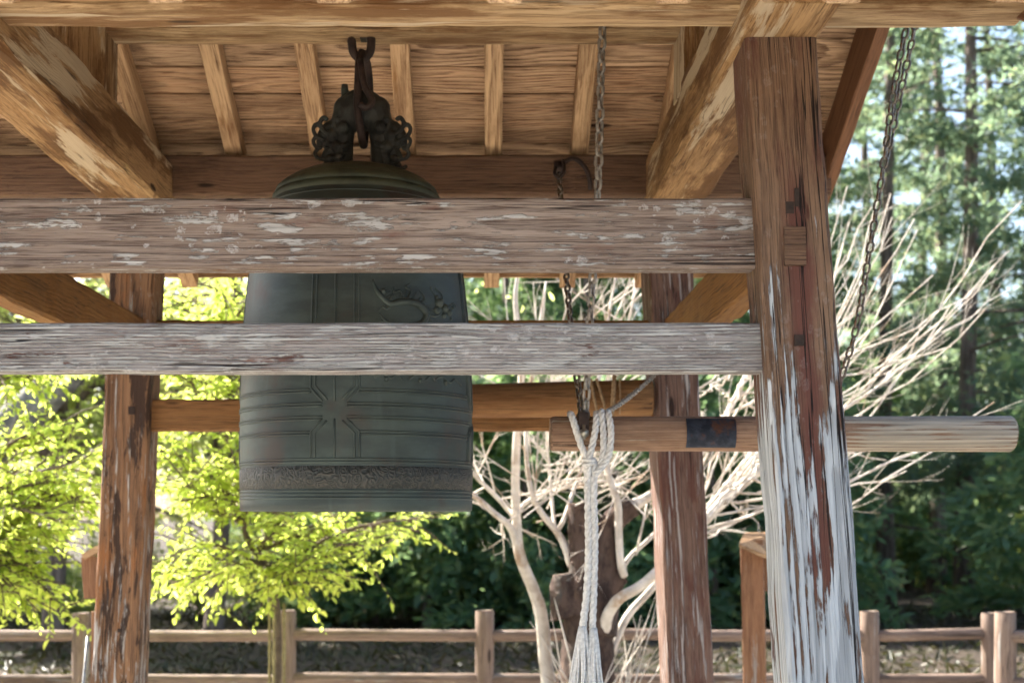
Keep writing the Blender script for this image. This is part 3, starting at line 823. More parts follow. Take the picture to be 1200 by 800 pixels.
rope_mesh(t, [at(688, 536, RY + .006), at(689, 580, RY), at(690, 640, RY), at(688, 690, RY), at(683, 736, RY)], .0145, pitch=6.5)
t.build('hanging_strand', M['rope'], rp, True)
t = MB()
rope_mesh(t, [at(696, 540, RY + .006), at(696, 580, RY - .004), at(697, 640, RY), at(696, 690, RY), at(694, 738, RY)], .0135, pitch=6.5, phase=2)
t.build('hanging_strand', M['rope'], rp, True)
for cx_, base in ((683, 733), (695, 735)):
    t = MB(); rn = random.Random(int(cx_))
    for k in range(70):
        a = rn.uniform(0, 6.283); q = math.sqrt(rn.random())
        p0 = at(cx_, base, RY) + Vector((.012 * q * math.cos(a), .012 * q * math.sin(a), 0))
        sp = .025 * q; bend = rn.uniform(-.010, .010)
        dn = rn.uniform(.20, .27)
        pts = [p0, p0 + Vector((sp * .45 * math.cos(a) + bend * .3, sp * .45 * math.sin(a), -dn * .3)), p0 + Vector((sp * .85 * math.cos(a) + bend, sp * .85 * math.sin(a), -dn * .65)), p0 + Vector((sp * math.cos(a) + bend * 1.6 + (cx_ - 689) * .001, sp * math.sin(a), -dn))]
        t.tube(spline(pts, 3), lerp_list([.0035, .0042, .0042, .0022], 3), 5)
    t.build('tassel', M['rope'], rp, True)

# ------------------------------------------------------------------ notice boards and fence
nb = empty('notice_board', at(882, 860, 7.6)); tag(nb, 'wooden notice board with a slanted cap, half hidden behind the front right post', 'sign')
YN = 7.6; s_ = F / YN
def np_(px, py, dy=0): return at(px, py, YN + dy)
timber('post', (np_(888, 640).x, YN, 0), np_(881, 632), .125, .09, M['sign_wood'], nb, up=(.25, 1, 0), ch=.006)
timber('board', (np_(900, 640).x, YN + .10, E - .42), (np_(897, 640).x, YN + .10, E - .14), .10, .03, M['sign_wood'], nb, up=(.25, 1, 0), ch=.004)
cpm = MB()
a0, a1, b0, b1 = np_(866, 641, -.12), np_(893, 663, -.12), np_(872, 628, .14), np_(918, 626, .14)
vs = [a0, a1 + Vector((.12, 0, 0)), b1, b0]; cpm.add(vs + [v + Vector((0, 0, .02)) for v in vs], [(3, 2, 1, 0), (4, 5, 6, 7), (0, 1, 5, 4), (1, 2, 6, 5), (2, 3, 7, 6), (3, 0, 4, 7)])
cpm.build('cap', M['rafter'], nb)
wb = empty('leaning_board', at(104, 800, 7.0)); tag(wb, 'tapered orange wooden board with pale top peeping out behind the rear left post', 'board')
timber('panel', at(112, 700, 7.0), at(110, 652, 7.0), .11, .04, M['sign_wood'], wb, up=(0, 1, 0), taper=1.12, ch=.004)
timber('stake', (at(108, 760, 7.02).x, 7.03, 0), at(112, 716, 7.03), .035, .03, M['sign_wood'], wb, up=(0, 1, 0), ch=.004)
t = MB(); t.tube([(at(84, 790, 6.97).x, 6.97, 0.02), at(103, 745, 6.97)], .008, 8); t.build('pipe', M['steel'], wb, True)
t = MB(); t.box(at(110, 646.5, 7.0), (.10, .10, .03), Matrix.Rotation(-.5, 3, 'Y')); t.build('cap', M['rafter'], wb)

FY = 9.4
fence = empty('log_fence', at(567, 860, FY)); tag(fence, 'low brown fence of round logs, two rails high, crossing behind the pavilion', 'fence')
fposts = [(-150, 0), (95, 0), (335, 0), (567, 0), (800, 0), (1020, 0), (1162, 0)]
fx = [((px - VX) * FY / F) for px, _ in fposts]
for i, x in enumerate(fx):
    roundlog('post', (x, FY, -.1), (x + R.uniform(-.008, .008), FY, E - .650 + R.uniform(-.012, .012)), .068, .064, M['fence'], fence, n=14, seed=60 + i)
for x0, x1 in zip(fx[:-1], fx[1:]):
    for z in (-.812, -1.118):
        roundlog('rail', (x0 + .03, FY, E + z + R.uniform(-.01, .01)), (x1 - .03, FY, E + z + R.uniform(-.01, .01)), .041, .039, M['fence'], fence, n=12, seed=R.randrange(999), wob=.03)
P2 = at(1178, 716, 8.75)
roundlog('post', (P2.x, P2.y, -.1), (P2.x, P2.y, P2.z), .072, .068, M['fence'], fence, n=14, seed=77)
P3 = P2 + Vector((1.3, -.9, 0))
roundlog('post', (P3.x, P3.y, -.1), P3, .07, .066, M['fence'], fence, n=14, seed=78)
for dz in (.155, .455):
    roundlog('rail', P2 - Vector((.02, 0, dz)), P3 - Vector((0, 0, dz)), .040, .038, M['fence'], fence, n=12, seed=79)

# ------------------------------------------------------------------ leaves
def leaf_arrays(P, D, N, L, W, fold=.25, rng=None):
    """pointed oval leaves: P bases, D directions, N normals (m,3); returns verts and quads"""
    m = len(P); L = L[:, None]; W = W[:, None]
    D = D / np.linalg.norm(D, axis=1, keepdims=True)
    Sd = np.cross(D, N); Sd /= np.linalg.norm(Sd, axis=1, keepdims=True) + 1e-9
    Nn = np.cross(Sd, D)
    V = np.empty((m, 6, 3))
    V[:, 0] = P
    V[:, 1] = P + D * L * .35 + Sd * W * .5 + Nn * W * fold
    V[:, 2] = P + D * L * .72 + Sd * W * .36 + Nn * W * fold * .7 - Nn * L * .06
    V[:, 3] = P + D * L - Nn * L * .16
    V[:, 4] = P + D * L * .72 - Sd * W * .36 + Nn * W * fold * .7 - Nn * L * .06
    V[:, 5] = P + D * L * .35 - Sd * W * .5 + Nn * W * fold
    b = (np.arange(m) * 6)[:, None]
    Fq = np.concatenate([b + np.array([[0, 1, 2, 3]]), b + np.array([[0, 3, 4, 5]])], axis=0)
    return V.reshape(-1, 3), Fq

def leafy_tree(name, label, trunk, limbs, mat_leaf, mat_bark, seed, leaf_l=.055, twig_n=10, leaf_n=11, twig_l=.38, r0=.05, flat=.35, cat='tree', group=None):
    """trunk: path; limbs: (fraction on trunk, tip point); twigs and leaves grow along the limbs"""
    rn = random.Random(seed); rg = np.random.default_rng(seed)
    root = empty(name, trunk[0]); tag(root, label, cat, group)
    tp = spline(trunk, 6); org = Vector(trunk[0])
    wood_ = MB(); wood_.tube(tp, [r0 * (1 - .6 * i / (len(tp) - 1)) for i in range(len(tp))], 8)
    P = []; D = []
    for fr_, tip in limbs:
        s = tp[min(len(tp) - 1, int(fr_ * (len(tp) - 1)))]; tip = Vector(tip); d = tip - s
        mid = s + d * .5 + Vector((rn.uniform(-.1, .1), rn.uniform(-.1, .1), rn.uniform(.02, .18))) * d.length
        lp = spline([s, mid, tip], 8)
        wood_.tube(lp, [r0 * .42 * (1 - .85 * i / (len(lp) - 1)) + .002 for i in range(len(lp))], 6)
        for k in range(twig_n):
            u = .25 + .75 * (k + rn.random()) / twig_n
            q = lp[min(len(lp) - 1, int(u * (len(lp) - 1)))]
            dd = (d.normalized() * rn.uniform(.2, .9) + Vector((rn.gauss(0, .7), rn.gauss(0, .7), rn.gauss(0, flat)))).normalized()
            tl = twig_l * rn.uniform(.5, 1.2)
            e = q + dd * tl + Vector((0, 0, -.06 * tl)); tw = [q, q + dd * tl * .5 + Vector((0, 0, .03 * tl)), e]
            wood_.tube(tw, [.005, .004, .0015], 4, cap=False)
            for j in range(leaf_n):
                v = (j + rn.random()) / leaf_n
                base = q.lerp(e, .1 + .9 * v)
                sd = Vector((-dd.y, dd.x, 0)) * (1 if j % 2 else -1)
                ld = dd * .5 + sd * rn.uniform(.3, 1.0) + Vector((rn.gauss(0, .25), rn.gauss(0, .25), rn.uniform(-.65, .15)))
                P.append(base - org); D.append(ld)
    P = np.array([tuple(p) for p in P]); D = np.array([tuple(p) for p in D]); m = len(P)
    N = np.array([0, 0, 1.0]) + rg.normal(0, .38, (m, 3))
    L = leaf_l * rg.uniform(.35, 1.45, m); V, Fq = leaf_arrays(P, D, N, L, L * rg.uniform(.38, .66, m))
    wood_.build('trunk', mat_bark, root, True, org=org)
    o = bpy.data.objects.new('crown', npmesh('crown', V, Fq, 4, mat_leaf)); link(o, root, Matrix.Translation(org))
    return root

def tips(box, n, Y, dY, rn):
    return [at(rn.uniform(box[0], box[2]), rn.uniform(box[1], box[3]), Y + rn.uniform(-dY, dY)) for _ in range(n)]
rn = random.Random(12)
# young maple beside the fence, its bare sapling trunk tied to bamboo
Y0 = 8.7
tr = [Vector((at(324, 0, Y0).x, Y0, 0)), at(325, 760, Y0), at(323, 705, Y0), at(312, 665, Y0), at(288, 625, Y0), at(285, 560, Y0), at(270, 470, Y0), at(262, 380, Y0)]
limbs = [(.42, p) for p in ([at(520, 604, Y0), at(495, 622, Y0 + .3), at(455, 640, Y0 - .3), at(440, 612, Y0 + .5), at(380, 680, Y0 - .2), at(400, 650, Y0)])]
limbs += [(.5, p) for p in tips((330, 575, 440, 640), 6, Y0, .8, rn)] + [(.45, p) for p in tips((195, 620, 260, 690), 5, Y0, .7, rn)] + [(.40, at(330, 690, Y0 - .2)), (.40, at(350, 672, Y0 - .3)), (.45, at(355, 655, Y0 - .3))]
limbs += [(.6, p) for p in tips((180, 500, 300, 610), 9, Y0, .8, rn)] + [(.8, p) for p in tips((170, 400, 330, 500), 9, Y0, .9, rn)] + [(.97, p) for p in tips((180, 310, 330, 400), 10, Y0, .9, rn)]
leafy_tree('young_maple', 'young maple with yellow green spring leaves spreading below the bell', tr, limbs, M['fresh'], M['young_bark'], 3, leaf_l=.049, twig_n=16, leaf_n=13, r0=.03)
for px, dy, top, wh in ((316, .05, 700, 'leftmost and tallest'), (333, -.04, 706, 'rightmost'), (321, -.08, 712, 'middle and shortest')):
    t = MB(); p = at(px, top, Y0 + dy)
    zz = np.linspace(0, p.z, 24)
    t.tube([(p.x, p.y, z) for z in zz], [.0095 + (.002 if i % 6 == 3 else 0) for i in range(24)], 8)
    tag(t.build('bamboo_stake', M['bamboo'], None, True, org=(p.x, p.y, 0)), wh + ' thin bamboo stake propping the young maple by the fence', 'stake', 'stakes round the young maple')
# maple at the left edge
Y1 = 8.3
tr = [Vector((at(-95, 0, Y1).x, Y1 + .3, 0)), at(-90, 760, Y1 + .3), at(-80, 690, Y1 + .1), at(-50, 640, Y1), at(-20, 560, Y1), at(-10, 480, Y1), at(-8, 420, Y1)]
limbs = [(.55, at(62, 592, Y1 - .1)), (.5, at(118, 578, Y1)), (.5, at(75, 720, Y1 - .2)), (.5, at(45, 715, Y1)), (.45, at(20, 690, Y1 - .3))]
limbs += [(.6, p) for p in tips((-30, 470, 120, 600), 12, Y1, .6, rn)] + [(.5, p) for p in tips((-40, 580, 105, 665), 13, Y1, .6, rn)] + [(.45, p) for p in tips((-30, 660, 60, 705), 6, Y1, .5, rn)] + [(.95, p) for p in tips((-20, 390, 60, 480), 4, Y1, .6, rn)]
leafy_tree('spring_maple', 'leafy yellow green maple at the left edge with a dark forked twig', tr, limbs, M['fresh'], M['young_bark'], 8, leaf_l=.051, twig_n=16, leaf_n=13, r0=.04)
# two paler broadleaved trees farther back on the left
for i, (px, Y, bx, lb, sd) in enumerate(((60, 15.5, (-140, 250, 190, 560), 'hazy yellow green tree behind the left maple', 4), (250, 17.5, (130, 230, 350, 560), 'pale yellow green tree seen left of the bell, farther back', 6), (120, 23, (-60, 380, 340, 650), 'bright low spreading tree far back between the two maples', 9))):
    c0 = Vector((at(px, 0, Y).x, Y, 0)); tr = [c0, at(px + 5, 680, Y), at(px + 12, 560, Y), at(px + 5, 430, Y), at(px + 20, 300, Y)]
    limbs = [(rn.uniform(.45, 1), p) for p in tips(bx, 48, Y, 1.8, rn)]
    leafy_tree('broadleaf_tree', lb, tr, limbs, M['fresh_far'], M['cedar_bark'], sd, leaf_l=.10, twig_n=14, leaf_n=13, twig_l=.8, r0=.14)
# thick leaning grey trunk on the far left
t = MB()
lt = [Vector((-7.6, 12.4, 0)), at(-260, 720, 12.5), at(-110, 600, 12.5), at(0, 512, 12.5), at(75, 440, 12.6), at(150, 360, 12.8), at(190, 250, 13)]
t.tube(spline(lt, 6), lerp_list([.32, .28, .24, .20, .17, .14, .10], 6), 12)
gt = empty('leaning_tree', lt[0]); tag(gt, 'thick grey trunk leaning up to the right behind the left maple', 'tree')
t.build('trunk', M['grey_bark'], gt, True, org=lt[0])
rg = np.random.default_rng(4); m = 2500
cc = np.array(tuple(at(150, 200, 13.5))); P = cc + rg.normal(0, 1, (m, 3)) * np.array([1.6, 1.2, .7]) - np.array(tuple(lt[0]))
V, Fq = leaf_arrays(P, rg.normal(0, 1, (m, 3)), np.array([0, 0, 1.]) + rg.normal(0, .5, (m, 3)), .1 * rg.uniform(.6, 1.2, m), .05 * rg.uniform(.6, 1.2, m))
o = bpy.data.objects.new('crown', npmesh('crown', V, Fq, 4, M['fresh_far'])); link(o, gt, Matrix.Translation(lt[0]))

# ------------------------------------------------------------------ the pale bare pollarded tree
YT = 8.0
def T_(px, py, dy=0.0): return at(px, py, YT + dy)
bt = empty('bare_tree', (T_(690, 0).x, YT, 0)); tag(bt, 'pollarded bare tree with thick brown stump and long pale shoots behind the striker log', 'tree')
O = Vector((T_(690, 0).x, YT, 0)); rn = random.Random(31)
t = MB()
base = Vector((T_(690, 0).x, YT, -.05))
def gnarl(mb, pts, rad, n=14, sub=5):
    mb.tube(spline(pts, sub * 2), lerp_list(rad, sub * 2), n + 6, jit=.05, rnd=rn)
gnarl(t, [base, T_(688, 800), T_(689, 740), T_(690, 690), T_(684, 664), T_(681, 630), T_(681, 589)], [.24, .165, .15, .145, .09, .074, .076])
gnarl(t, [T_(694, 740), T_(703, 690), T_(709, 650), T_(716, 615), T_(730, 600), T_(742, 592)], [.15, .115, .09, .075, .068, .064])
gnarl(t, [T_(704, 690), T_(722, 676), T_(731, 672)], [.11, .075, .055])
gnarl(t, [T_(672, 720), T_(664, 690), T_(662, 672)], [.14, .10, .07])
t.build('trunk', M['brown_bark'], bt, True, org=O)
lim = MB()
limbs = []
def limb(pts, rad, sub=6):
    rad = [q * .66 for q in rad]; P = spline(pts, sub); lim.tube(P, lerp_list(rad, sub), 9, jit=.03, rnd=rn); limbs.append(P); return P
A = limb([T_(648, 830, .2), T_(640, 780, .2), T_(634, 720, .15), T_(624, 688, .1), T_(609, 650), T_(605, 610), T_(604, 560), T_(606, 505), T_(611, 430), T_(604, 350), T_(612, 300)], [.075, .066, .060, .056, .050, .044, .040, .036, .030, .022, .012])
limb([T_(607, 645), T_(598, 618, -.05), T_(578, 600, -.1), T_(552, 578, -.15), T_(520, 560, -.2)], [.034, .032, .027, .022, .016])
limb([T_(602, 605), T_(585, 585, .1), T_(553, 553, .15), T_(530, 520, .2)], [.024, .021, .017, .012])
limb([T_(606, 602), T_(615, 590, .1), T_(640, 577, .2), T_(690, 566, .3), T_(745, 560, .4)], [.022, .022, .018, .014, .009])
limb([T_(670, 664), T_(662, 640), T_(652, 622), T_(634, 600, -.05), T_(624, 580, -.1), T_(618, 545, -.1), T_(617, 500, -.1), T_(626, 420, -.1), T_(640, 330, 0)], [.036, .033, .031, .028, .025, .021, .018, .013, .008])
limb([T_(653, 622), T_(662, 606), T_(672, 575, .1), T_(684, 545, .15), T_(700, 500, .2), T_(725, 420, .2), T_(745, 340, .2)], [.022, .021, .019, .017, .013, .010, .006])
limb([T_(650, 618), T_(647, 590, .1), T_(644, 550, .15), T_(641, 505, .15), T_(650, 420, .2), T_(672, 330, .2)], [.016, .016, .014, .013, .009, .006])
limb([T_(731, 674, -.05), T_(727, 655, -.1), T_(725, 620, -.1), T_(724, 590, -.1), T_(714, 560, -.1), T_(709, 535, -.1), T_(700, 470, 0), T_(712, 380, .1), T_(722, 320, .1)], [.040, .034, .034, .033, .030, .027, .02, .014, .008])
B1 = limb([T_(708, 738, -.1), T_(713, 718, -.15), T_(727, 700, -.2), T_(748, 688, -.2), T_(770, 670, -.2), T_(800, 636, -.2), T_(830, 604, -.2), T_(862, 572, -.2), T_(905, 540, -.2)], [.055, .052, .048, .046, .046, .044, .042, .036, .026])
B2 = limb([T_(716, 765, .1), T_(735, 722, .15), T_(768, 684, .2), T_(805, 630, .3), T_(840, 585, .35), T_(880, 530, .4)], [.040, .036, .034, .032, .028, .02])
B3 = limb([T_(742, 592), T_(756, 584, .05), T_(790, 560, .1), T_(830, 520, .15), T_(860, 470, .2), T_(890, 400, .2)], [.062, .045, .038, .032, .026, .016])
limb([T_(728, 668, .1), T_(740, 650, .1), T_(764, 628, .2), T_(800, 590, .3), T_(830, 530, .3)], [.024, .022, .020, .016, .011])
limb([T_(745, 650, .1), T_(752, 620, .1), T_(758, 590, .2)], [.012, .010, .007])
lim.build('limbs', M['pale_bark'], bt, True, org=O)
# long shoots with short side twigs
sh = MB()
def shoot(p, d, L, r, lvl=0, curl=None):
    d = d.normalized(); curl = curl or Vector((rn.gauss(0, .16), rn.gauss(0, .16), rn.uniform(.0, .28)))
    n = 7; pts = [p]; q = p.copy(); dd = d.copy()
    for i in range(n):
        dd = (dd + curl / n + Vector((rn.gauss(0, .035), rn.gauss(0, .035), rn.gauss(0, .035)))).normalized()
        q = q + dd * (L / n); pts.append(q.copy())
    sh.tube(pts, [r * (1 - .72 * i / n) for i in range(n + 1)], 5 if r > .008 else 4, cap=False)
    if lvl < 2:
        for k in range(rn.choice((3, 4, 5)) if lvl == 0 else rn.choice((1, 2, 3))):
            i = rn.randrange(2, n); t0 = (pts[i] - pts[i - 1]).normalized()
            sd = Vector((rn.gauss(0, 1), rn.gauss(0, 1), rn.gauss(0, 1))); sd -= t0 * sd.dot(t0); sd.normalize()
            shoot(pts[i], t0 * .85 + sd * rn.uniform(.35, .7), L * rn.uniform(.22, .5), r * (1 - .72 * i / n) * .72, lvl + 1)
def fan(P, targets, r=.013):
    for (px, py, dy) in targets:
        s = P[rn.randrange(int(len(P) * .55), len(P))]; e = T_(px, py, dy); d = e - s
        bow = Vector((0, 0, -.16 * d.length)) if d.x > .5 else Vector((0, 0, 0))
        n = 10; pts = []
        c = s + d * .5 + bow + Vector((rn.gauss(0, .06), rn.gauss(0, .1), rn.gauss(0, .06))) * d.length
        for i in range(n + 1):
            u = i / n; pts.append(s * (1 - u) ** 2 + c * 2 * u * (1 - u) + e * u * u + Vector((rn.gauss(0, .014), rn.gauss(0, .014), rn.gauss(0, .014))))
        rr = r * rn.uniform(.75, 1.2)
        sh.tube(pts, [rr * (1 - .75 * i / n) + .0015 for i in range(n + 1)], 5, cap=False)
        for k in range(rn.choice((4, 5, 6, 7))):
            i = rn.randrange(3, n); t0 = (pts[i + 1] - pts[i]).normalized()
            sd = Vector((rn.gauss(0, 1), rn.gauss(0, 1), rn.gauss(.2, 1))); sd -= t0 * sd.dot(t0); sd.normalize()
            shoot(pts[i], t0 + sd * rn.uniform(.4, .75), d.length * rn.uniform(.12, .32), rr * (1 - .75 * i / n) * .7, 1)
right = [(1183, 232), (1186, 277), (1163, 357), (1112, 246), (1070, 250), (1044, 222), (1060, 262), (1172, 300), (1150, 330), (1090, 330), (1078, 205), (1020, 230), (1003, 235), (985, 250), (1000, 290), (1040, 300), (1120, 400), (1150, 455), (1178, 447), (1100, 480), (1080, 520), (1140, 500), (1060, 430), (1010, 340), (975, 300), (960, 330), (1066, 470), (1130, 355), (1020, 555), (1050, 540), (1100, 300), (1160, 265)]
for P in (B1, B2, B3):
    fan(P, [(x + rn.uniform(-18, 18), y + rn.uniform(-18, 18), rn.uniform(-.5, .7)) for x, y in rn.sample(right, 11)], .0072)
fan(B3, [(rn.uniform(780, 900), rn.uniform(440, 560), rn.uniform(-.3, .5)) for _ in range(14)], .007)
fan(B1, [(rn.uniform(800, 900), rn.uniform(440, 640), rn.uniform(-.5, .3)) for _ in range(9)], .007)
fan(B2, [(rn.uniform(820, 1000), rn.uniform(440, 600), rn.uniform(-.1, .6)) for _ in range(10)], .007)
for P in limbs[1:8]:
    for k in range(9):
        i = rn.randrange(int(len(P) * .35), len(P) - 1); t0 = (P[i + 1] - P[i]).normalized()
        d = t0 * .6 + Vector((rn.gauss(.25, .7), rn.gauss(0, .6), rn.gauss(.25, .5)))
        shoot(P[i], d, rn.uniform(.25, .75), .006)
for k in range(30):                # crossing twigs between the bell and the rear post
    s = T_(rn.uniform(600, 760), rn.uniform(540, 615), rn.uniform(-.3, .6))
    shoot(s, Vector((rn.choice((1, 1, -1)) * rn.uniform(.3, 1), rn.gauss(0, .3), rn.uniform(.05, .9))), rn.uniform(.25, .7), .0048, 1)
for k in range(26):
    s = limbs[rn.randrange(4, 8)][-rn.randrange(4, 14)]
    shoot(s, Vector((rn.gauss(.35, .7), rn.gauss(0, .3), rn.uniform(.3, 1))), rn.uniform(.4, .9), .0055, 0)
for k in range(16):                # suckers at the foot
    s = Vector((T_(rn.uniform(660, 730), 0).x, YT - rn.uniform(0, .3), .25))
    shoot(s, Vector((rn.gauss(.3, .5), rn.gauss(0, .3), 1)), rn.uniform(.4, .85), .008, 1)
tw = sh.build('shoots', M['pale_bark'], bt, True, org=O); tw['kind'] = 'stuff'

# ------------------------------------------------------------------ the wood behind
def conifer_mesh(seed, H, h0, rad, nb_, mat, dens=13, nl=.17, droop=.35, drop=1.0):
    rg = np.random.default_rng(seed); Ps = []; Ds = []
    for i in range(nb_):
        u = (i + rg.random()) / nb_; h = h0 + (H - h0) * u ** 1.05
        L = rad * (1 - u) ** .65 * rg.uniform(.55, 1.15) + .25
        az = rg.uniform(0, 6.283); out = np.array([math.cos(az), math.sin(az), 0])
        m = max(4, int(dens * L))
        s = np.sort(rg.uniform(.22, 1, m))[:, None]
        c = np.array([0, 0, h]) + out * s * L + np.array([0, 0, 1]) * (.25 * s - droop * s ** 2 - .05) * L
        c = c[rg.random(m) < drop]; m = len(c); k = 11
        cp_ = np.repeat(c, k, 0) + rg.normal(0, .085, (m * k, 3)) * np.array([1, 1, .8])
        dirs = np.repeat(out[None] * .8 + np.array([[0, 0, -.25]]), m * k, 0) + rg.normal(0, .75, (m * k, 3))
        Ps.append(cp_); Ds.append(dirs)
    P = np.concatenate(Ps); D = np.concatenate(Ds); n = len(P)
    D /= np.linalg.norm(D, axis=1, keepdims=True); L = nl * rg.uniform(.5, 1.3, n)[:, None]; W = L * rg.uniform(.11, .22, n)[:, None]
    Sd = np.cross(D, rg.normal(0, 1, (n, 3))); Sd /= np.linalg.norm(Sd, axis=1, keepdims=True)
    V = np.stack([P, P + D * L * .5 + Sd * W, P + D * L, P + D * L * .5 - Sd * W], 1).reshape(-1, 3)
    Fq = np.arange(n * 4).reshape(n, 4)
    return npmesh('crown', V, Fq, 4, mat)
def trunk_mesh(seed, H, r, mat, stubs=10, lean=.25):
    rn_ = random.Random(seed); t = MB(); n = 9
    pts = [Vector((lean * math.sin(i * .5 + seed) * i / n, lean * math.cos(i * .4 + seed * 2) * i / n, -.1 + H * i / n)) for i in range(n + 1)]
    t.tube(pts, [r * (1.25 if i == 0 else 1 - .88 * i / n) for i in range(n + 1)], 10, jit=.05, rnd=rn_)
    for k in range(stubs):
        z = rn_.uniform(1.2, H * .8); i = min(n - 1, int(z / H * n)); a = rn_.uniform(0, 6.28); l = rn_.uniform(.5, 1.8)
        p = pts[i].copy(); p.z = z; d = Vector((math.cos(a), math.sin(a), rn_.uniform(-.2, .35)))
        t.tube([p, p + d * l * .5, p + d * l + Vector((0, 0, -.1))], [.035, .022, .008], 5, cap=False)
    return t.mesh('trunk', mat, True)
CR = [conifer_mesh(1, 15, 2.2, 2.3, 150, M['cedar'], 15, .14), conifer_mesh(2, 16, 3.0, 2.0, 140, M['cedar'], 15, .14), conifer_mesh(3, 17, 2.0, 2.3, 120, M['pine'], 12, .15, drop=.8), conifer_mesh(4, 15, 1.6, 2.5, 160, M['cedar'])]
TR = [trunk_mesh(1, 15, .17, M['cedar_bark']), trunk_mesh(2, 16, .20, M['cedar_bark']), trunk_mesh(3, 17, .16, M['cedar_bark'], 16), trunk_mesh(4, 15, .14, M['cedar_bark'])]
wood_spots = [  # px of the trunk, distance, which, size
    (1130, 22, 2, 1.0), (1038, 23.5, 2, .95), (1097, 26, 2, 1.0), (1215, 21, 2, .9), (960, 24, 2, .7), (905, 21.5, 3, .62), (850, 24, 1, .75), (785, 22, 0, .70), (735, 25, 3, .78),
    (690, 21.5, 1, .70), (640, 23.5, 0, .72), (590, 22, 3, .68), (540, 25, 1, .72), (480, 22.5, 0, .55), (420, 24.5, 3, .50), (360, 22, 1, .46), (300, 25.5, 0, .40), (-200, 22, 1, .7),
    (1165, 28.5, 2, .92), (1010, 29, 2, .9), (1080, 30.5, 2, .95), (1180, 31, 0, .40), (1070, 32, 3, .36), (1000, 33, 1, .40), (930, 30, 0, .40), (870, 33, 3, .5), (810, 31, 1, .6), (665, 30, 3, .7), (610, 34, 0, .75), (555, 31, 1, .62), (460, 33, 3, .5), (390, 31, 0, .42), (330, 34, 1, .42), (1270, 27, 1, .8),
    (-150, 20, 0, .8), (-260, 21, 3, .85), (-220, 26, 1, .9), (-380, 22, 0, .9)]  # the wood carried on out of view, added to shade the ground
words = ['first', 'second', 'third', 'fourth', 'fifth', 'sixth', 'seventh', 'eighth', 'ninth', 'tenth', 'eleventh', 'twelfth', 'thirteenth', 'fourteenth', 'fifteenth', 'sixteenth', 'seventeenth', 'eighteenth', 'nineteenth', 'twentieth', 'twenty-first', 'twenty-second', 'twenty-third', 'twenty-fourth']
special = {1130: 'tall loose pine with a stout grey trunk beside the fence corner', 1038: 'tall thin-trunked pine just right of the front post', 1215: 'tall pine leaning in at the right edge', 1097: 'slim dark cedar between the two tall pines on the right'}
rows = {0: [], 1: []}
for s in wood_spots:
    if s[0] not in special: rows[0 if s[1] < 28 else 1].append(s)
order = {}
for r_, ls in rows.items():
    for i, s in enumerate(sorted(ls, key=lambda q: q[0])): order[s[0]] = (r_, i)
for px, Y, k, sc_ in wood_spots:
    x = (px - VX) * Y / F
    root = empty('conifer_tree', (x, Y, 0))
    if px in special: tag(root, special[px], 'tree', 'trees of the wood behind the fence')
    else:
        r_, i = order[px]; tag(root, 'dark evergreen, %s from the left in the %s row of the wood' % (words[i], 'front' if r_ == 0 else 'back'), 'tree', 'trees of the wood behind the fence')
    wide = 1.15 if px not in special else 1.05
    Mx = Matrix.Translation((x, Y, 0)) @ Matrix.Rotation(rn.uniform(0, 6.28), 4, 'Z') @ Matrix.Diagonal((sc_ * wide, sc_ * wide, sc_, 1))
    link(bpy.data.objects.new('trunk', TR[k]), root, Mx); link(bpy.data.objects.new('crown', CR[k]), root, Mx)

# young cedars with branches to the ground along the edge of the wood
young = [(440, 19, 3, .22), (500, 18.3, 0, .25), (555, 19.2, 3, .27), (615, 18.2, 0, .25), (665, 19.4, 3, .29), (720, 18.4, 0, .26), (775, 19.2, 3, .28), (835, 18.4, 0, .26), (880, 19.6, 3, .28), (935, 18.6, 0, .26), (995, 26.4, 3, .34), (1065, 27.5, 0, .36), (1165, 28.6, 0, .36), (1220, 18.6, 3, .25), (370, 19.0, 3, .2)]
YC_ = [conifer_mesh(15, 3.9, .2, 1.25, 50, M['cedar'], 11, .20), conifer_mesh(16, 3.6, .25, 1.4, 46, M['cedar'], 10, .21, droop=.2)]
for i, (px, Y, k, sc_) in enumerate(sorted(young)):
    x = (px - VX) * Y / F
    root = empty('young_cedar', (x, Y, 0))
    tag(root, 'low bushy young cedar, %s from the left along the edge of the wood' % words[i], 'tree', 'young cedars at the edge of the wood')
    u = sc_ / .26; Mx = Matrix.Translation((x, Y, 0)) @ Matrix.Rotation(rn.uniform(0, 6.28), 4, 'Z') @ Matrix.Diagonal((u * rn.uniform(.9, 1.25), u * rn.uniform(.9, 1.25), u, 1))
    link(bpy.data.objects.new('trunk', TR[k]), root, Matrix.Translation((x, Y, 0)) @ Matrix.Diagonal((sc_ * 1.6, sc_ * 1.6, sc_, 1))); link(bpy.data.objects.new('crown', YC_[i % 2]), root, Mx)

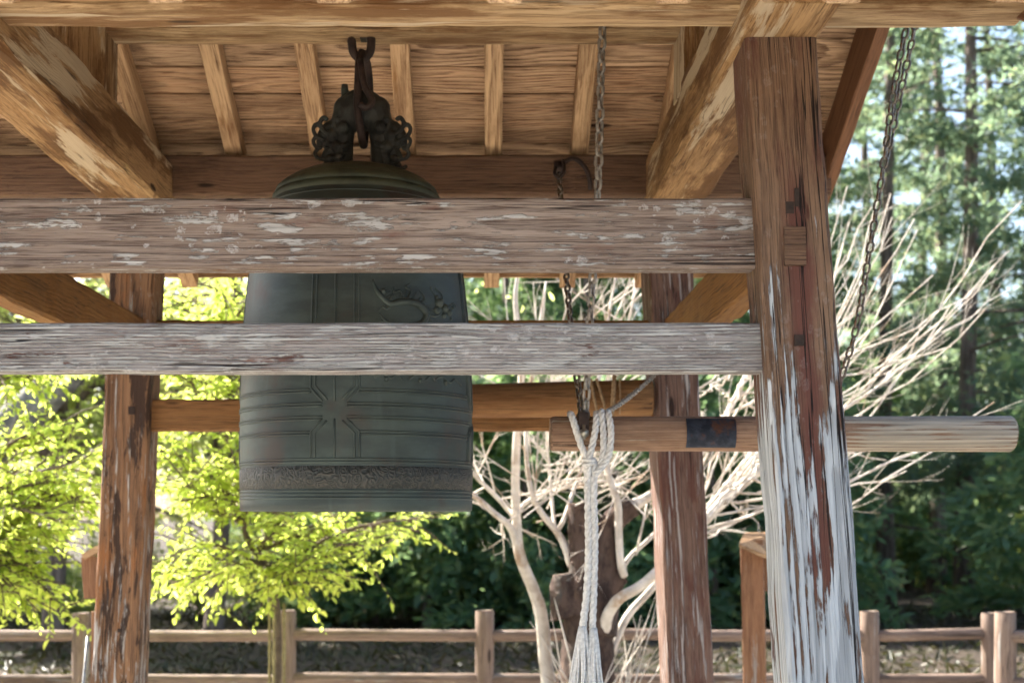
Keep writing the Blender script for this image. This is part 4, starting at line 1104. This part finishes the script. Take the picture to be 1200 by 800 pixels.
# shrubs under the trees
def shrub_mesh(seed, n=3600):
    rg = np.random.default_rng(seed); cl_ = rg.normal(0, 1, (46, 3)) * np.array([.62, .5, .42]) + np.array([0, 0, .85])
    cl_[:, 2] = np.abs(cl_[:, 2]) + .05
    c = cl_[rg.integers(0, 46, n)] + rg.normal(0, .13, (n, 3)); c[:, 2] = np.abs(c[:, 2])
    V, Fq = leaf_arrays(c, rg.normal(0, 1, (n, 3)), np.array([0, 0, 1.]) + rg.normal(0, .6, (n, 3)), .10 * rg.uniform(.6, 1.3, n), .045 * rg.uniform(.6, 1.3, n))
    return npmesh('foliage', V, Fq, 4, M['shrub'])
SM = [shrub_mesh(11), shrub_mesh(12), shrub_mesh(13)]
st_ = MB(); rq = random.Random(2)
for k in range(7):
    a = rq.uniform(0, 6.28); st_.tube([(0, 0, -.05), (.2 * math.cos(a), .2 * math.sin(a), .5), (.5 * math.cos(a), .5 * math.sin(a), 1.1)], [.03, .02, .008], 5)
STM = st_.mesh('stem', M['young_bark'], True)
shr = [(-20, 20, .8), (60, 19, .6), (150, 21, .7), (240, 19.5, .6), (350, 19, .9), (410, 20, 1.2), (480, 21, .9), (545, 20.5, 1.0), (600, 22.5, .9), (660, 20, 1.0), (770, 21, .9), (850, 22, .9), (985, 27, 1.0), (1085, 29, 1.1), (1165, 28, 1.0), (1215, 22, 1.0)]
for i, (px, Y, sc_) in enumerate(shr):
    x = (px - VX) * Y / F; root = empty('shrub', (x, Y, 0))
    tag(root, 'dark leafy shrub, %s from the left along the foot of the wood' % words[i], 'shrub', 'shrubs at the foot of the wood')
    Mx = Matrix.Translation((x, Y, 0)) @ Matrix.Rotation(rn.uniform(0, 6.28), 4, 'Z') @ Matrix.Diagonal((sc_ * 1.2, sc_ * 1.2, sc_, 1))
    link(bpy.data.objects.new('stem', STM), root, Mx); link(bpy.data.objects.new('foliage', SM[i % 3]), root, Mx)

rg = np.random.default_rng(77); n = 16000
P = np.stack([rg.uniform(-9, 12, n), 11.2 + 11 * rg.random(n) ** 1.3, np.full(n, .012)], 1)
hi = rg.random(n) < .35
D = np.stack([rg.normal(0, 1, n), rg.normal(0, 1, n), np.where(hi, rg.uniform(.4, 1.6, n), rg.uniform(.0, .15, n))], 1)
V, Fq = leaf_arrays(P, D, np.array([0, 0, 1.]) + rg.normal(0, .3, (n, 3)), np.where(hi, .16, .085) * rg.uniform(.5, 1.3, n), np.where(hi, .035, .045) * rg.uniform(.5, 1.3, n))
lit = leaf('litter_leaf', ((.035, .022, .011), (.026, .032, .011), (.06, .040, .018)), (.10, .11, .03), .15)
tag(link(bpy.data.objects.new('leaf_litter', npmesh('leaf_litter', V, Fq, 4, lit))), 'brown leaf litter and low green tufts under the trees', 'ground cover', kind='stuff')
